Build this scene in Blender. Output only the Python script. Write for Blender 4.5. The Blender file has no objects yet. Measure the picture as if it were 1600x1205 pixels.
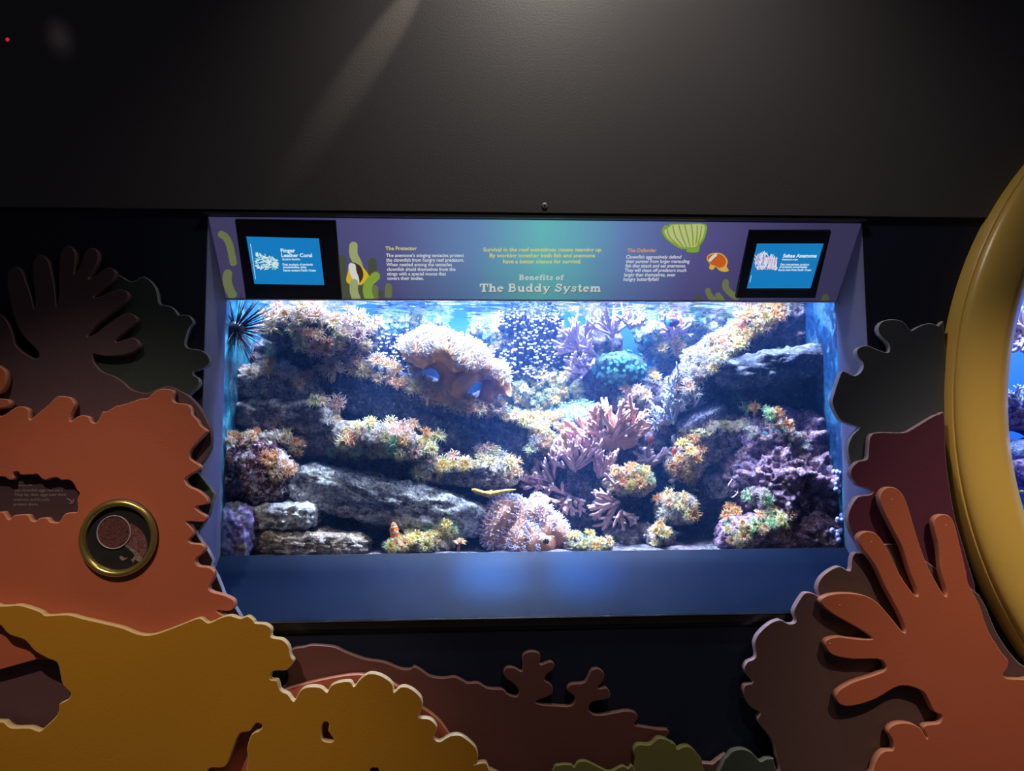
import bpy, bmesh, math, random
from mathutils import Vector, Matrix, noise
from mathutils.bvhtree import BVHTree

scene = bpy.context.scene
COL = scene.collection

# ------------------------------------------------------------------ camera
D = 1.8; FPX = 1256.0
CX, YAW, PIT, ROL = -0.1771, 0.0578, 0.0889, -0.0067
G = 0.1482            # depth of the tank glass behind the wall face
ZT, ZB = 0.3817, -0.2264   # top / bottom of the glass
ZS, ZL = 0.5426, -0.3504   # top of the sign / lower edge of the sill, at the wall face
HW = 0.7549           # half width of the opening
ZW = 0.398            # water level
YB = 0.62             # back of the tank
_F = Vector((math.sin(YAW)*math.cos(PIT), math.cos(YAW)*math.cos(PIT), math.sin(PIT)))
_R = Vector((math.cos(YAW), -math.sin(YAW), 0)); _U = _R.cross(_F)
R2 = _R*math.cos(ROL) + _U*math.sin(ROL); U2 = -_R*math.sin(ROL) + _U*math.cos(ROL)
CAM = Vector((CX, -D, 0))
cd = bpy.data.cameras.new('camera'); cd.sensor_width = 36; cd.lens = FPX*36/1600; cd.clip_start = .02
cam = bpy.data.objects.new('camera', cd); COL.objects.link(cam)
cam.matrix_world = Matrix(((R2.x, U2.x, -_F.x, CAM.x), (R2.y, U2.y, -_F.y, CAM.y), (R2.z, U2.z, -_F.z, CAM.z), (0, 0, 0, 1)))
scene.camera = cam

# ------------------------------------------------------------------ world, exposure
w = bpy.data.worlds.new('dark_gallery'); scene.world = w; w.use_nodes = True
w.node_tree.nodes['Background'].inputs[0].default_value = (.30, .28, .33, 1)
w.node_tree.nodes['Background'].inputs[1].default_value = .085
scene.cycles.max_bounces = 6; scene.cycles.diffuse_bounces = 3; scene.cycles.glossy_bounces = 3
vs = scene.view_settings
vs.view_transform = 'Standard'; vs.look = 'None'; vs.exposure = 0; vs.gamma = 1; vs.use_curve_mapping = False

# ------------------------------------------------------------------ lamps
def aim(o, target):
    o.rotation_euler = (Vector(target) - o.location).to_track_quat('-Z', 'Y').to_euler()
def spot(name, loc, target, energy, col, deg, blend, size=.03):
    l = bpy.data.lights.new(name, 'SPOT'); l.energy = energy; l.color = col
    l.spot_size = math.radians(deg); l.spot_blend = blend; l.shadow_soft_size = size
    o = bpy.data.objects.new(name, l); COL.objects.link(o); o.location = loc; aim(o, target); return o
def area(name, loc, target, energy, col, sx, sy, spread=180):
    l = bpy.data.lights.new(name, 'AREA'); l.energy = energy; l.color = col
    l.shape = 'RECTANGLE'; l.size = sx; l.size_y = sy; l.spread = math.radians(spread)
    o = bpy.data.objects.new(name, l); COL.objects.link(o); o.location = loc; aim(o, target); return o
# gallery track lights, plus added streak, centre and corner lamps
spot('wall_wash_spotlight', (.08, -.50, 1.72), (.14, 0, .85), 36, (1, .92, .82), 104, 1.0, .05)
spot('added_streak_light', (-.06, -.10, 1.45), (-.37, -.008, .96), 30, (1, .86, .66), 9, .9, .004)  # added to draw the slanted streak at the edge of the wall wash
spot('left_spotlight', (-1.05, -1.5, 1.5), (-.90, 0, -.76), 118, (1, .84, .64), 37, 1.0, .02)
spot('added_centre_fill', (.15, -1.7, 1.5), (0, 0, -.95), 40, (1, .82, .66), 36, 1.0, .02)  # added fill to brighten the wall and cutouts below the sill
spot('right_spotlight', (1.05, -1.5, 1.5), (1.10, 0, -.74), 142, (1, .84, .64), 36, 1.0, .02)
spot('added_corner_light', (-1.3, -.5, 1.5), (-1.087, 0, .94), 2.8, (1, .8, .85), 4, .9, .02)  # added lamp standing in for a pale reflection at the top left
# the tank's own lamps above the water, plus added front fill and sill lights
area('tank_lamp_white', (0, .42, 1.22), (0, .40, 0), 21, (.78, .89, 1), 1.40, .25, 120)
area('added_front_fill', (0, .195, 1.15), (0, .36, -.25), 94, (.76, .86, 1), 1.42, .06, 130)  # added fill for the front faces and dark hollows of the reef
area('tank_lamp_blue', (0, .30, 1.10), (0, .30, 0), 60, (.10, .24, 1), 1.4, .22, 150)
area('tank_lamp_spot', (-.10, .42, 1.0), (-.06, .42, 0), 4, (.86, .94, 1), .10, .10, 70)
for _x in (-.115, .105):
    spot('added_sill_light', (_x, .22, .75), (_x, .105, -.262), 250, (.01, .28, 1), 13, 1.0, .02)  # added pair that draws the two blue hot spots on the sill
area('round_tank_lamp', (1.75, .24, .82), (1.75, .42, 0), 62, (.42, .58, 1), 1.3, .3)

# ------------------------------------------------------------------ pixel -> place
def ray(px, py):
    return _F + R2*((px-800)/FPX) + U2*((602.5-py)/FPX)
def P(px, py, Y):
    d = ray(px, py); return CAM + d*((Y+D)/d.y)
def S(Y): return (Y+D)/FPX       # metres per pixel at that depth

# ------------------------------------------------------------------ mesh helpers
class MB:
    def __init__(s): s.v = []; s.f = []; s.m = []
    def tube(s, pts, rad, n=6, mi=0, cap=True):
        pts = [Vector(p) for p in pts]; k = len(pts); b = len(s.v)
        t0 = (pts[1]-pts[0]).normalized()
        a = t0.orthogonal().normalized()
        for i, p in enumerate(pts):
            t = (pts[min(i+1, k-1)] - pts[max(i-1, 0)]).normalized()
            a = (a - t*a.dot(t)).normalized(); c = t.cross(a)
            r = rad[i] if hasattr(rad, '__len__') else rad
            for j in range(n):
                q = 2*math.pi*j/n
                s.v.append(p + a*(r*math.cos(q)) + c*(r*math.sin(q)))
        for i in range(k-1):
            for j in range(n):
                s.f.append((b+i*n+j, b+i*n+(j+1) % n, b+(i+1)*n+(j+1) % n, b+(i+1)*n+j)); s.m.append(mi)
        if cap:
            s.f.append(tuple(b+(k-1)*n+j for j in range(n))); s.m.append(mi)
            s.f.append(tuple(b+n-1-j for j in range(n))); s.m.append(mi)
    def ball(s, c, r, nu=7, nv=5, mi=0, ax=None):
        c = Vector(c); b = len(s.v)
        rx, ry, rz = r if hasattr(r, '__len__') else (r, r, r)
        for i in range(nv+1):
            t = math.pi*i/nv
            for j in range(nu):
                q = 2*math.pi*j/nu
                d = Vector((rx*math.sin(t)*math.cos(q), ry*math.sin(t)*math.sin(q), rz*math.cos(t)))
                if ax is not None: d = ax @ d
                s.v.append(c + d)
        for i in range(nv):
            for j in range(nu):
                s.f.append((b+i*nu+j, b+(i+1)*nu+j, b+(i+1)*nu+(j+1) % nu, b+i*nu+(j+1) % nu)); s.m.append(mi)
    def box(s, lo, hi, mi=0):
        b = len(s.v); x0, y0, z0 = lo; x1, y1, z1 = hi
        s.v += [Vector(p) for p in ((x0,y0,z0),(x1,y0,z0),(x1,y1,z0),(x0,y1,z0),(x0,y0,z1),(x1,y0,z1),(x1,y1,z1),(x0,y1,z1))]
        for f in ((0,3,2,1),(4,5,6,7),(0,1,5,4),(1,2,6,5),(2,3,7,6),(3,0,4,7)):
            s.f.append(tuple(b+i for i in f)); s.m.append(mi)
    def prism(s, a, e, mi=0):
        """closed slab between the two rings of points a and e"""
        b = len(s.v); n = len(a); s.v += [Vector(p) for p in a] + [Vector(p) for p in e]
        s.f.append(tuple(b+i for i in range(n))); s.m.append(mi)
        s.f.append(tuple(b+2*n-1-i for i in range(n))); s.m.append(mi)
        for i in range(n):
            s.f.append((b+i, b+n+i, b+n+(i+1) % n, b+(i+1) % n)); s.m.append(mi)
    def mesh(s, name, smooth=True):
        me = bpy.data.meshes.new(name); me.from_pydata([tuple(p) for p in s.v], [], s.f); me.update()
        if any(s.m): me.polygons.foreach_set('material_index', s.m)
        if smooth: me.polygons.foreach_set('use_smooth', [True]*len(me.polygons))
        me.update(); return me
    def build(s, name, mats, parent=None, smooth=True):
        return link(name, s.mesh(name, smooth), mats, parent)
def link(name, me, mats, parent=None):
    for m in (mats if isinstance(mats, (list, tuple)) else [mats]): me.materials.append(m)
    o = bpy.data.objects.new(name, me); COL.objects.link(o)
    if parent is not None:
        o.parent = parent; o.matrix_parent_inverse = Matrix.Translation(-parent.location)
    return o
def empty(name, loc):
    o = bpy.data.objects.new(name, None); COL.objects.link(o); o.location = loc; o.empty_display_size = .02; return o
def tag(o, label, cat=None, group=None, kind=None):
    if label: o['label'] = label
    if cat: o['category'] = cat
    if group: o['group'] = group
    if kind: o['kind'] = kind
    return o
def smooth_loop(pts, sub=3):
    out = []; n = len(pts)
    for i in range(n):
        p0, p1, p2, p3 = (Vector(pts[(i+k-1) % n]) for k in range(4))
        for j in range(sub):
            t = j/sub
            out.append(.5*((2*p1) + (p2-p0)*t + (2*p0-5*p1+4*p2-p3)*t*t + (3*p1-p0-3*p2+p3)*t**3))
    return out
def curve_mesh(name, loops, half, bevel=0., res=0):
    """filled flat shape (first loop outline, others holes) of thickness 2*half, in local XY"""
    cu = bpy.data.curves.new(name, 'CURVE'); cu.dimensions = '2D'; cu.fill_mode = 'BOTH'
    cu.extrude = half - bevel; cu.bevel_depth = bevel; cu.bevel_resolution = res; cu.offset = -bevel
    for lp in loops:
        sp = cu.splines.new('POLY'); sp.points.add(len(lp)-1); sp.use_cyclic_u = True
        for p, q in zip(sp.points, lp): p.co = (q[0], q[1], 0, 1)
    t = bpy.data.objects.new(name+'_tmp', cu); COL.objects.link(t)
    me = bpy.data.meshes.new_from_object(t.evaluated_get(bpy.context.evaluated_depsgraph_get()))
    bpy.data.objects.remove(t); bpy.data.curves.remove(cu)
    me.name = name; me.materials.clear(); return me
def text_mesh(txt, bold=0., shear=0.):
    cu = bpy.data.curves.new('t', 'FONT'); cu.body = txt; cu.size = 1; cu.offset = bold; cu.shear = shear; cu.resolution_u = 3
    t = bpy.data.objects.new('t_tmp', cu); COL.objects.link(t)
    me = bpy.data.meshes.new_from_object(t.evaluated_get(bpy.context.evaluated_depsgraph_get()))
    bpy.data.objects.remove(t); bpy.data.curves.remove(cu); me.materials.clear()
    return me

# ------------------------------------------------------------------ materials
_M = {}
def nodes(name):
    m = bpy.data.materials.new(name); m.use_nodes = True; nt = m.node_tree
    return m, nt, nt.nodes['Principled BSDF'], nt.nodes.new, nt.links.new
def paint(name, col, rough=.5, var=.12, scale=9, bump=.05, bscale=120, spec=.4, metal=0, coat=0):
    if name in _M: return _M[name]
    m, nt, b, N, L = nodes(name)
    tc = N('ShaderNodeTexCoord'); nz = N('ShaderNodeTexNoise'); nz.inputs['Scale'].default_value = scale; nz.inputs['Detail'].default_value = 4
    L(tc.outputs['Object'], nz.inputs['Vector'])
    mx = N('ShaderNodeMix'); mx.data_type = 'RGBA'
    mx.inputs[6].default_value = (*[c*(1-var) for c in col], 1); mx.inputs[7].default_value = (*[min(1, c*(1+var)) for c in col], 1)
    L(nz.outputs['Fac'], mx.inputs[0]); L(mx.outputs[2], b.inputs['Base Color'])
    if bump:
        n2 = N('ShaderNodeTexNoise'); n2.inputs['Scale'].default_value = bscale; L(tc.outputs['Object'], n2.inputs['Vector'])
        bp = N('ShaderNodeBump'); bp.inputs['Strength'].default_value = bump; bp.inputs['Distance'].default_value = .01
        L(n2.outputs['Fac'], bp.inputs['Height']); L(bp.outputs[0], b.inputs['Normal'])
    b.inputs['Roughness'].default_value = rough; b.inputs['Specular IOR Level'].default_value = spec
    b.inputs['Metallic'].default_value = metal; b.inputs['Coat Weight'].default_value = coat
    _M[name] = m; return m
def emit(name, col, strength=1):
    if name in _M: return _M[name]
    m, nt, b, N, L = nodes(name)
    b.inputs['Base Color'].default_value = (0, 0, 0, 1); b.inputs['Emission Color'].default_value = (*col, 1)
    b.inputs['Emission Strength'].default_value = strength; b.inputs['Roughness'].default_value = .3
    _M[name] = m; return m
def rockmat(name, cols, patch=None, speck=None, scale=22, bump=.6, rough=.8, pth=.56, sth=.62):
    pth -= .03; sth -= .02
    """mottled stone: ramp of cols, a crust of patch colour, fine specks"""
    m, nt, b, N, L = nodes(name)
    tc = N('ShaderNodeTexCoord'); oi = N('ShaderNodeObjectInfo')
    ad = N('ShaderNodeVectorMath'); ad.operation = 'MULTIPLY_ADD'
    cb = N('ShaderNodeCombineXYZ')
    for i in range(3): L(oi.outputs['Random'], cb.inputs[i])
    L(cb.outputs[0], ad.inputs[0]); ad.inputs[1].default_value = (7, 11, 5); L(tc.outputs['Object'], ad.inputs[2])
    V = ad.outputs[0]
    def nz(sc, det=5, ro=.6):
        n = N('ShaderNodeTexNoise'); n.inputs['Scale'].default_value = sc; n.inputs['Detail'].default_value = det
        n.inputs['Roughness'].default_value = ro; L(V, n.inputs['Vector']); return n
    scale = scale*1.7; n1 = nz(scale)
    rp = N('ShaderNodeValToRGB'); L(n1.outputs['Fac'], rp.inputs[0]); el = rp.color_ramp.elements
    el[0].position = .37; el[0].color = (*cols[0], 1); el[1].position = .63; el[1].color = (*cols[-1], 1)
    for i, c in enumerate(cols[1:-1]):
        e = el.new(.37 + .26*(i+1)/(len(cols)-1)); e.color = (*c, 1)
    out = rp.outputs[0]
    def over(col, fac, th, wd):
        nonlocal out
        r = N('ShaderNodeMapRange'); r.inputs[1].default_value = th; r.inputs[2].default_value = th+wd
        L(fac, r.inputs[0]); x = N('ShaderNodeMix'); x.data_type = 'RGBA'
        L(r.outputs[0], x.inputs[0]); L(out, x.inputs[6]); x.inputs[7].default_value = (*col, 1); out = x.outputs[2]
    if patch:
        for k, pc in enumerate(patch): over(pc, nz(scale*(.7+.5*k), 6, .7).outputs['Fac'], pth, .05)
    if speck: over(speck, nz(scale*2.6, 3, .6).outputs['Fac'], sth, .06)
    gr = N('ShaderNodeMapRange'); gr.inputs[1].default_value = .35; gr.inputs[2].default_value = .65; gr.inputs[3].default_value = .45; gr.inputs[4].default_value = 1.45
    L(nz(scale*4.2, 4, .65).outputs['Fac'], gr.inputs[0]); hv = N('ShaderNodeHueSaturation'); L(out, hv.inputs['Color']); L(gr.outputs[0], hv.inputs['Value']); out = hv.outputs[0]
    L(out, b.inputs['Base Color'])
    n3 = nz(scale*2.2, 8, .7); bp = N('ShaderNodeBump'); bp.inputs['Strength'].default_value = bump; bp.inputs['Distance'].default_value = .012
    L(n3.outputs['Fac'], bp.inputs['Height']); L(bp.outputs[0], b.inputs['Normal'])
    b.inputs['Roughness'].default_value = rough; b.inputs['Specular IOR Level'].default_value = .25
    _M[name] = m; return m
def radial(name, inner, outer, r0=.3, r1=1.0, rough=.5, vary=.25):
    """polyp tissue: inner colour at the mouth, outer at the tips, each polyp a little different"""
    m, nt, b, N, L = nodes(name)
    tc = N('ShaderNodeTexCoord'); sp = N('ShaderNodeSeparateXYZ'); L(tc.outputs['Object'], sp.inputs[0])
    c = N('ShaderNodeCombineXYZ'); L(sp.outputs[0], c.inputs[0]); L(sp.outputs[1], c.inputs[1])
    ln = N('ShaderNodeVectorMath'); ln.operation = 'LENGTH'; L(c.outputs[0], ln.inputs[0])
    mr = N('ShaderNodeMapRange'); mr.inputs[1].default_value = r0; mr.inputs[2].default_value = r1; L(ln.outputs['Value'], mr.inputs[0])
    mx = N('ShaderNodeMix'); mx.data_type = 'RGBA'; mx.inputs[6].default_value = (*inner, 1); mx.inputs[7].default_value = (*outer, 1)
    L(mr.outputs[0], mx.inputs[0])
    oi = N('ShaderNodeObjectInfo'); hs = N('ShaderNodeHueSaturation')
    m1 = N('ShaderNodeMapRange'); m1.inputs[3].default_value = .5-.018; m1.inputs[4].default_value = .5+.018; L(oi.outputs['Random'], m1.inputs[0])
    m2 = N('ShaderNodeMapRange'); m2.inputs[3].default_value = 1-vary; m2.inputs[4].default_value = 1+vary*.6
    mm = N('ShaderNodeMath'); mm.operation = 'FRACT'; m3 = N('ShaderNodeMath'); m3.operation = 'MULTIPLY'; m3.inputs[1].default_value = 13.7
    L(oi.outputs['Random'], m3.inputs[0]); L(m3.outputs[0], mm.inputs[0]); L(mm.outputs[0], m2.inputs[0])
    L(m1.outputs[0], hs.inputs['Hue']); L(m2.outputs[0], hs.inputs['Value']); L(mx.outputs[2], hs.inputs['Color'])
    L(hs.outputs[0], b.inputs['Base Color']); b.inputs['Roughness'].default_value = rough
    b.inputs['Subsurface Weight'].default_value = 0
    _M[name] = m; return m

black = paint('black_satin', (.022, .021, .023), .42, .2, 3, .03, 300, .5)
wallblack = paint('black_wall_paint', (.078, .071, .075), .5, .15, 2.5, .06, 220, .5)
wallnavy = paint('navy_wall_paint', (.011, .015, .036), .5, .15, 2.5, .06, 220, .25)
jambm = paint('lavender_jamb_paint', (.19, .19, .29), .55, .06, 4, .03, 200, .2)
sillm = paint('blue_sill_paint', (.006, .017, .046), .42, .06, 3, .02, 200, .10)
bezelm = paint('black_bezel_plastic', (.012, .012, .014), .4, .1, 5, .02, 200, .4)
metalm = paint('black_metal_channel', (.05, .045, .04), .28, .1, 20, .02, 200, .5, .8)
stripm = paint('pale_metal_strip', (.55, .55, .58), .4, .05, 9, 0)

# ------------------------------------------------------------------ the wall
def struct(o, label): o['kind'] = 'structure'; o['label'] = label; return o
RC = P(2062, 664, 0)            # centre of the round window beyond the right edge
RCX, RCZ = RC.x, RC.z
RO = RCX - P(1466, 645, 0).x   # outer radius of its yellow rim
def circle(cx, cz, r, n=96): return [(cx+r*math.cos(2*math.pi*i/n), cz+r*math.sin(2*math.pi*i/n)) for i in range(n)]
me = curve_mesh('wall_front', [[(-3.2, -1.3), (3.4, -1.3), (3.4, 2.2), (-3.2, 2.2)],
    [(-HW, ZL), (HW, ZL), (HW, ZS), (-HW, ZS)], circle(RCX, RCZ, RO-.10)], .01)
o = link('wall_front', me, wallnavy); o.rotation_euler = (math.pi/2, 0, 0); o.location = (0, .0101, 0)
struct(o, 'dark navy painted gallery wall around the tank opening')
ZP = P(900, 333, -.008).z
_r = RO-.06; _a = math.asin((ZP-RCZ)/_r)
arc = [(RCX+_r*math.cos(math.pi-_a-(math.pi-2*_a)*i/40), RCZ+_r*math.sin(math.pi-_a-(math.pi-2*_a)*i/40)) for i in range(41)]
me = curve_mesh('wall_upper', [[(-3.2, ZP)] + arc + [(3.4, ZP), (3.4, 2.2), (-3.2, 2.2)]], .004)
o = link('wall_upper', me, wallblack); o.rotation_euler = (math.pi/2, 0, 0); o.location = (0, -.0045, 0)
struct(o, 'black satin wall panel above the tank, washed by a lamp from above')
# jambs, sill, channel
for sg, nm, lb in ((-1, 'trim_1', 'lavender lit left jamb of the tank opening'), (1, 'trim_2', 'lavender lit right jamb of the tank opening')):
    m = MB(); q = [(0, ZL), (G, ZB), (G, ZT), (0, ZS)]
    m.prism([(sg*(HW-.0002), a, b) for a, b in q], [(sg*(HW-.0016), a, b) for a, b in q])
    struct(m.build(nm, jambm, smooth=False), lb)
m = MB()
m.prism([(-HW, .001, ZL), (HW, .001, ZL), (HW, G, ZB), (-HW, G, ZB)], [(-HW, .001, ZL-.014), (HW, .001, ZL-.014), (HW, G, ZB-.014), (-HW, G, ZB-.014)])
struct(m.build('trim_3', sillm, smooth=False), 'sloping glossy blue sill below the tank glass')
m = MB(); m.box((-HW-.02, -.012, ZL-.016), (HW+.02, -.0005, ZL+.001)); m.box((-HW-.02, -.006, ZL-.024), (HW+.02, -.0005, ZL-.0165))
m.tube([(-HW-.02, -.0125, ZL), (HW+.02, -.0125, ZL)], .0016, 8)
struct(m.build('trim_4', metalm, smooth=False), 'black metal channel under the blue sill with a thin bright edge')
m = MB(); m.box((-HW, G-.012, ZT-.0005), (HW, G-.002, ZT+.0025)); struct(m.build('trim_5', stripm, smooth=False), 'thin pale strip along the top of the tank glass')
m = MB(); m.box((-HW-.004, -.014, ZS+.001), (HW+.004, -.0005, ZS+.007)); struct(m.build('trim_6', black, smooth=False), 'thin black lip above the sign')
# screw
m = MB(); c = P(851, 322, -.008)
for r0, r1, y0, y1 in ((.0075, .0065, 0, -.003),):
    m.tube([c, c+Vector((0, -.003, 0)), c+Vector((0, -.0035, 0))], [.0078, .007, .005], 16)
o = m.build('wall_screw', paint('dull_steel', (.35, .34, .33), .4, .1, 30, 0, 1, .5, .6)); tag(o, 'small round screw head in the black wall above the sign', 'screw')
m2 = MB(); m2.tube([c+Vector((0, -.0030, 0)), c+Vector((0, -.0038, 0))], [.0028, .0028], 8); m2.build('socket', black, o)
# red light
m = MB(); c = P(12, 62, -.008); m.ball(c, (.0045, .004, .0045), 10, 6)
o = m.build('indicator_light', emit('red_led', (.75, .02, .06), .8)); tag(o, 'tiny red indicator light on the black wall, top left corner', 'light')
m = MB(); m.tube([c+Vector((0, .004, 0)), c+Vector((0, -.0005, 0))], [.0065, .006], 12); m.build('bezel', black, o)

# ------------------------------------------------------------------ sign
SL = Vector((0, -G, ZS-ZT)); SLEN = SL.length; SV = SL.normalized()      # up the slope of the sign
SN = Vector((1, 0, 0)).cross(SV)
if SN.y > 0: SN = -SN
S0 = Vector((0, G-.002, ZT+.002))
def PS(px, py, lift=0.):
    """a point of the photograph on the sign's face, in the sign's own u (along), v (up the slope)"""
    d = ray(px, py); o = S0 + SN*lift
    t = (o-CAM).dot(SN)/d.dot(SN); q = CAM + d*t - o
    return (q.x, q.dot(SV))
SMAT = Matrix(((1, SV.x, SN.x, S0.x), (0, SV.y, SN.y, S0.y), (0, SV.z, SN.z, S0.z), (0, 0, 0, 1)))
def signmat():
    m, nt, b, N, L = nodes('sign_print_and_painted_glow')
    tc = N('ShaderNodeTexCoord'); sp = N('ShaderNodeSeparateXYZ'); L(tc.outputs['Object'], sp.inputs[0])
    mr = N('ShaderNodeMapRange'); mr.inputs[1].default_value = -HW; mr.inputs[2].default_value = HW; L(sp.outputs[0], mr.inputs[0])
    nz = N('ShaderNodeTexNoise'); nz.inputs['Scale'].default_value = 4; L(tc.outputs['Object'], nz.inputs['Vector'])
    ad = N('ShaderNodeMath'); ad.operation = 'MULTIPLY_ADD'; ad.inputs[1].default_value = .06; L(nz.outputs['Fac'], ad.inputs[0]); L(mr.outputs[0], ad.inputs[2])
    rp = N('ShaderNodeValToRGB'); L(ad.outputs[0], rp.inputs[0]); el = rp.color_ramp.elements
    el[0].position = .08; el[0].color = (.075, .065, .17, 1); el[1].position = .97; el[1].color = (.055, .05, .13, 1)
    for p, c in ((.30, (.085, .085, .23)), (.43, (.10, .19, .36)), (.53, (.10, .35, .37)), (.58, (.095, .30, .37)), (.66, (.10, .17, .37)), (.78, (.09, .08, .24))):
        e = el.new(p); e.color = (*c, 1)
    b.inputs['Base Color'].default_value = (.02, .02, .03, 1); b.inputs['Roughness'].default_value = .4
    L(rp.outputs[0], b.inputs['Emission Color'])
    # backlight painted into the emission: brightest at upper middle, dimmer towards ends and bottom
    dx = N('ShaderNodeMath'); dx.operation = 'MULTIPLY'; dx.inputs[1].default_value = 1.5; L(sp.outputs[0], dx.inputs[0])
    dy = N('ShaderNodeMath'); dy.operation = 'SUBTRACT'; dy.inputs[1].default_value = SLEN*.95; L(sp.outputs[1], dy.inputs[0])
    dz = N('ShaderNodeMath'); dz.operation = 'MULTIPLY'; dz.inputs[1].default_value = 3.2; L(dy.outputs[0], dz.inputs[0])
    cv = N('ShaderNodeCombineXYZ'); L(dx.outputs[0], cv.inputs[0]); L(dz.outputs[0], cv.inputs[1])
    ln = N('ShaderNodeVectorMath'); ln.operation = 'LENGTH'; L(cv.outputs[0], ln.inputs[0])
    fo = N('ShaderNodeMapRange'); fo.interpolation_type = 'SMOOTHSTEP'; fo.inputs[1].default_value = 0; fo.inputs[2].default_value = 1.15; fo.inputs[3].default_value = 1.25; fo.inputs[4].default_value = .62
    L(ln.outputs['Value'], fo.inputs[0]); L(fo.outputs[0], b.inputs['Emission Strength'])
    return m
sign = empty('interpretive_sign', S0); tag(sign, 'long sloping blue and teal sign headed The Buddy System above the tank', 'sign')
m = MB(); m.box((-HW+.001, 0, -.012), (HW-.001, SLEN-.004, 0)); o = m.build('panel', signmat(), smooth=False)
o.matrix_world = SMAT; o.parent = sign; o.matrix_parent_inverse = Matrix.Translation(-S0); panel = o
def on_sign(o, lift):
    o.parent = sign; o.matrix_parent_inverse = Matrix.Translation(-S0)
    o.matrix_basis = SMAT @ Matrix.Translation((0, 0, lift)); return o
def decal(name, loops, mt, lift, sub=3):
    lp = [[PS(*p) for p in l] for l in loops]
    if sub > 1: lp = [[(q[0], q[1]) for q in smooth_loop([(a, b, 0) for a, b in l], sub)] for l in lp]
    lp = [[(a, min(max(b, .0015+.00002*k), SLEN-.006-.00002*k)) for k, (a, b) in enumerate(l)] for l in lp]
    me = curve_mesh(name, lp, .0003); return on_sign(link(name, me, mt), lift)
def ribbon(name, pts, wpx, mt, lift):
    """printed tentacle: round-ended stroke"""
    q = [Vector((*p, 0)) for p in pts]; fine = []
    for i in range(len(q)-1):
        p0, p1, p2, p3 = q[max(i-1, 0)], q[i], q[i+1], q[min(i+2, len(q)-1)]
        for j in range(5):
            t = j/5; fine.append(.5*((2*p1)+(p2-p0)*t+(2*p0-5*p1+4*p2-p3)*t*t+(3*p1-p0-3*p2+p3)*t**3))
    fine.append(q[-1]); L_, R_ = [], []; h = wpx/2
    for i, p in enumerate(fine):
        t = (fine[min(i+1, len(fine)-1)]-fine[max(i-1, 0)]).normalized(); n = Vector((-t.y, t.x, 0))
        L_.append(p+n*h); R_.append(p-n*h)
    t = (fine[0]-fine[1]).normalized(); n = Vector((-t.y, t.x, 0))
    c0 = [fine[0] + t*(h*math.cos(a)) + n*(h*math.sin(a)) for a in [math.pi/2*(k/4) for k in range(3, -4, -1)]]
    t2 = (fine[-1]-fine[-2]).normalized(); n2 = Vector((-t2.y, t2.x, 0))
    c1 = [fine[-1] + t2*(h*.6*math.cos(a)) + n2*(h*math.sin(a)) for a in [math.pi/2*(k/4) for k in range(3, -4, -1)]]
    return decal(name, [[(p.x, p.y) for p in L_ + c1 + R_[::-1] + c0]], mt, lift, 1)
def tm(n, c):
    return emit(n, tuple(x*.8 for x in c), 1)       # print on the backlit panel
ol1, ol2, ol3, ol4 = tm('print_dark_olive', (.075, .085, .055)), tm('print_olive', (.16, .19, .075)), tm('print_pale_green', (.36, .42, .17)), tm('print_bright_green', (.24, .40, .05))
for pts, wd, mt, lf in (
    ([(346, 366), (353, 371), (359, 383), (363, 402), (365, 412)], 11, ol2, .0008), ([(356, 428), (355, 438), (358.5, 451), (364, 462)], 14, ol2, .0008),
    ([(533, 405), (533, 427), (536, 466)], 15, ol1, .0008), ([(582, 409), (582, 423), (578, 440), (584, 466)], 13, ol1, .0008),
    ([(563, 418), (560, 440), (566, 466)], 12, ol1, .0008), ([(545, 445), (545, 466)], 12, ol1, .0008),
    ([(552.4, 384), (552.4, 397), (557.5, 408), (562, 420)], 13, ol3, .0012), ([(587, 431), (577, 441), (574, 453), (578, 468)], 14, ol4, .0030),
    ([(553.4, 441), (553.4, 454), (558, 468)], 13, ol3, .0042), ([(586, 450), (587, 468)], 10, ol2, .0016), ([(595, 458), (594, 468)], 9, ol1, .0016),
    ([(607, 448), (607, 462)], 11, ol2, .0008),
    ([(1134, 441), (1134, 450), (1144, 460), (1152, 464)], 10, ol2, .0008), ([(1106, 454), (1109, 462), (1117, 469)], 9, ol2, .0012), ([(1122, 461), (1128, 469)], 9, ol2, .0016),
    ([(1089, 465), (1094, 470)], 9, ol1, .0008), ([(1290, 465), (1288, 470)], 11, ol1, .0008)):
    ribbon('printed_tentacle', pts, wd, mt, lf)
c1 = lambda l: [(310+x/4.848, 330+y/4.848) for x, y in l]
c3 = lambda l: [(950+x/3.81, 330+y/3.81) for x, y in l]
pw, py_, pb, po = tm('print_white', (.72, .76, .70)), tm('print_yellow', (.75, .50, .02)), tm('print_brown', (.055, .03, .02)), tm('print_orange', (.62, .12, .02))
fish = decal('printed_striped_fish', [c1([(1120, 520), (1135, 450), (1140, 400), (1170, 388), (1215, 400), (1262, 440), (1292, 490), (1268, 525), (1230, 558), (1190, 545), (1145, 550)])], py_, .0018)
decal('printed_fish_body', [c1([(1160, 392), (1215, 402), (1242, 438), (1250, 490), (1222, 540), (1195, 520)])], pb, .0024)
decal('printed_fish_band', [c1([(1140, 405), (1165, 390), (1190, 402), (1198, 450), (1216, 500), (1218, 545), (1195, 548), (1155, 480)])], pw, .0034)
decal('printed_butterfly_fish', [c3([(320, 115), (338, 84), (372, 90), (362, 76), (460, 74), (580, 76), (583, 130), (567, 175), (545, 206), (536, 242), (470, 242), (466, 226), (430, 222), (390, 200), (350, 170), (330, 145)])], ol4, .0010)
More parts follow.
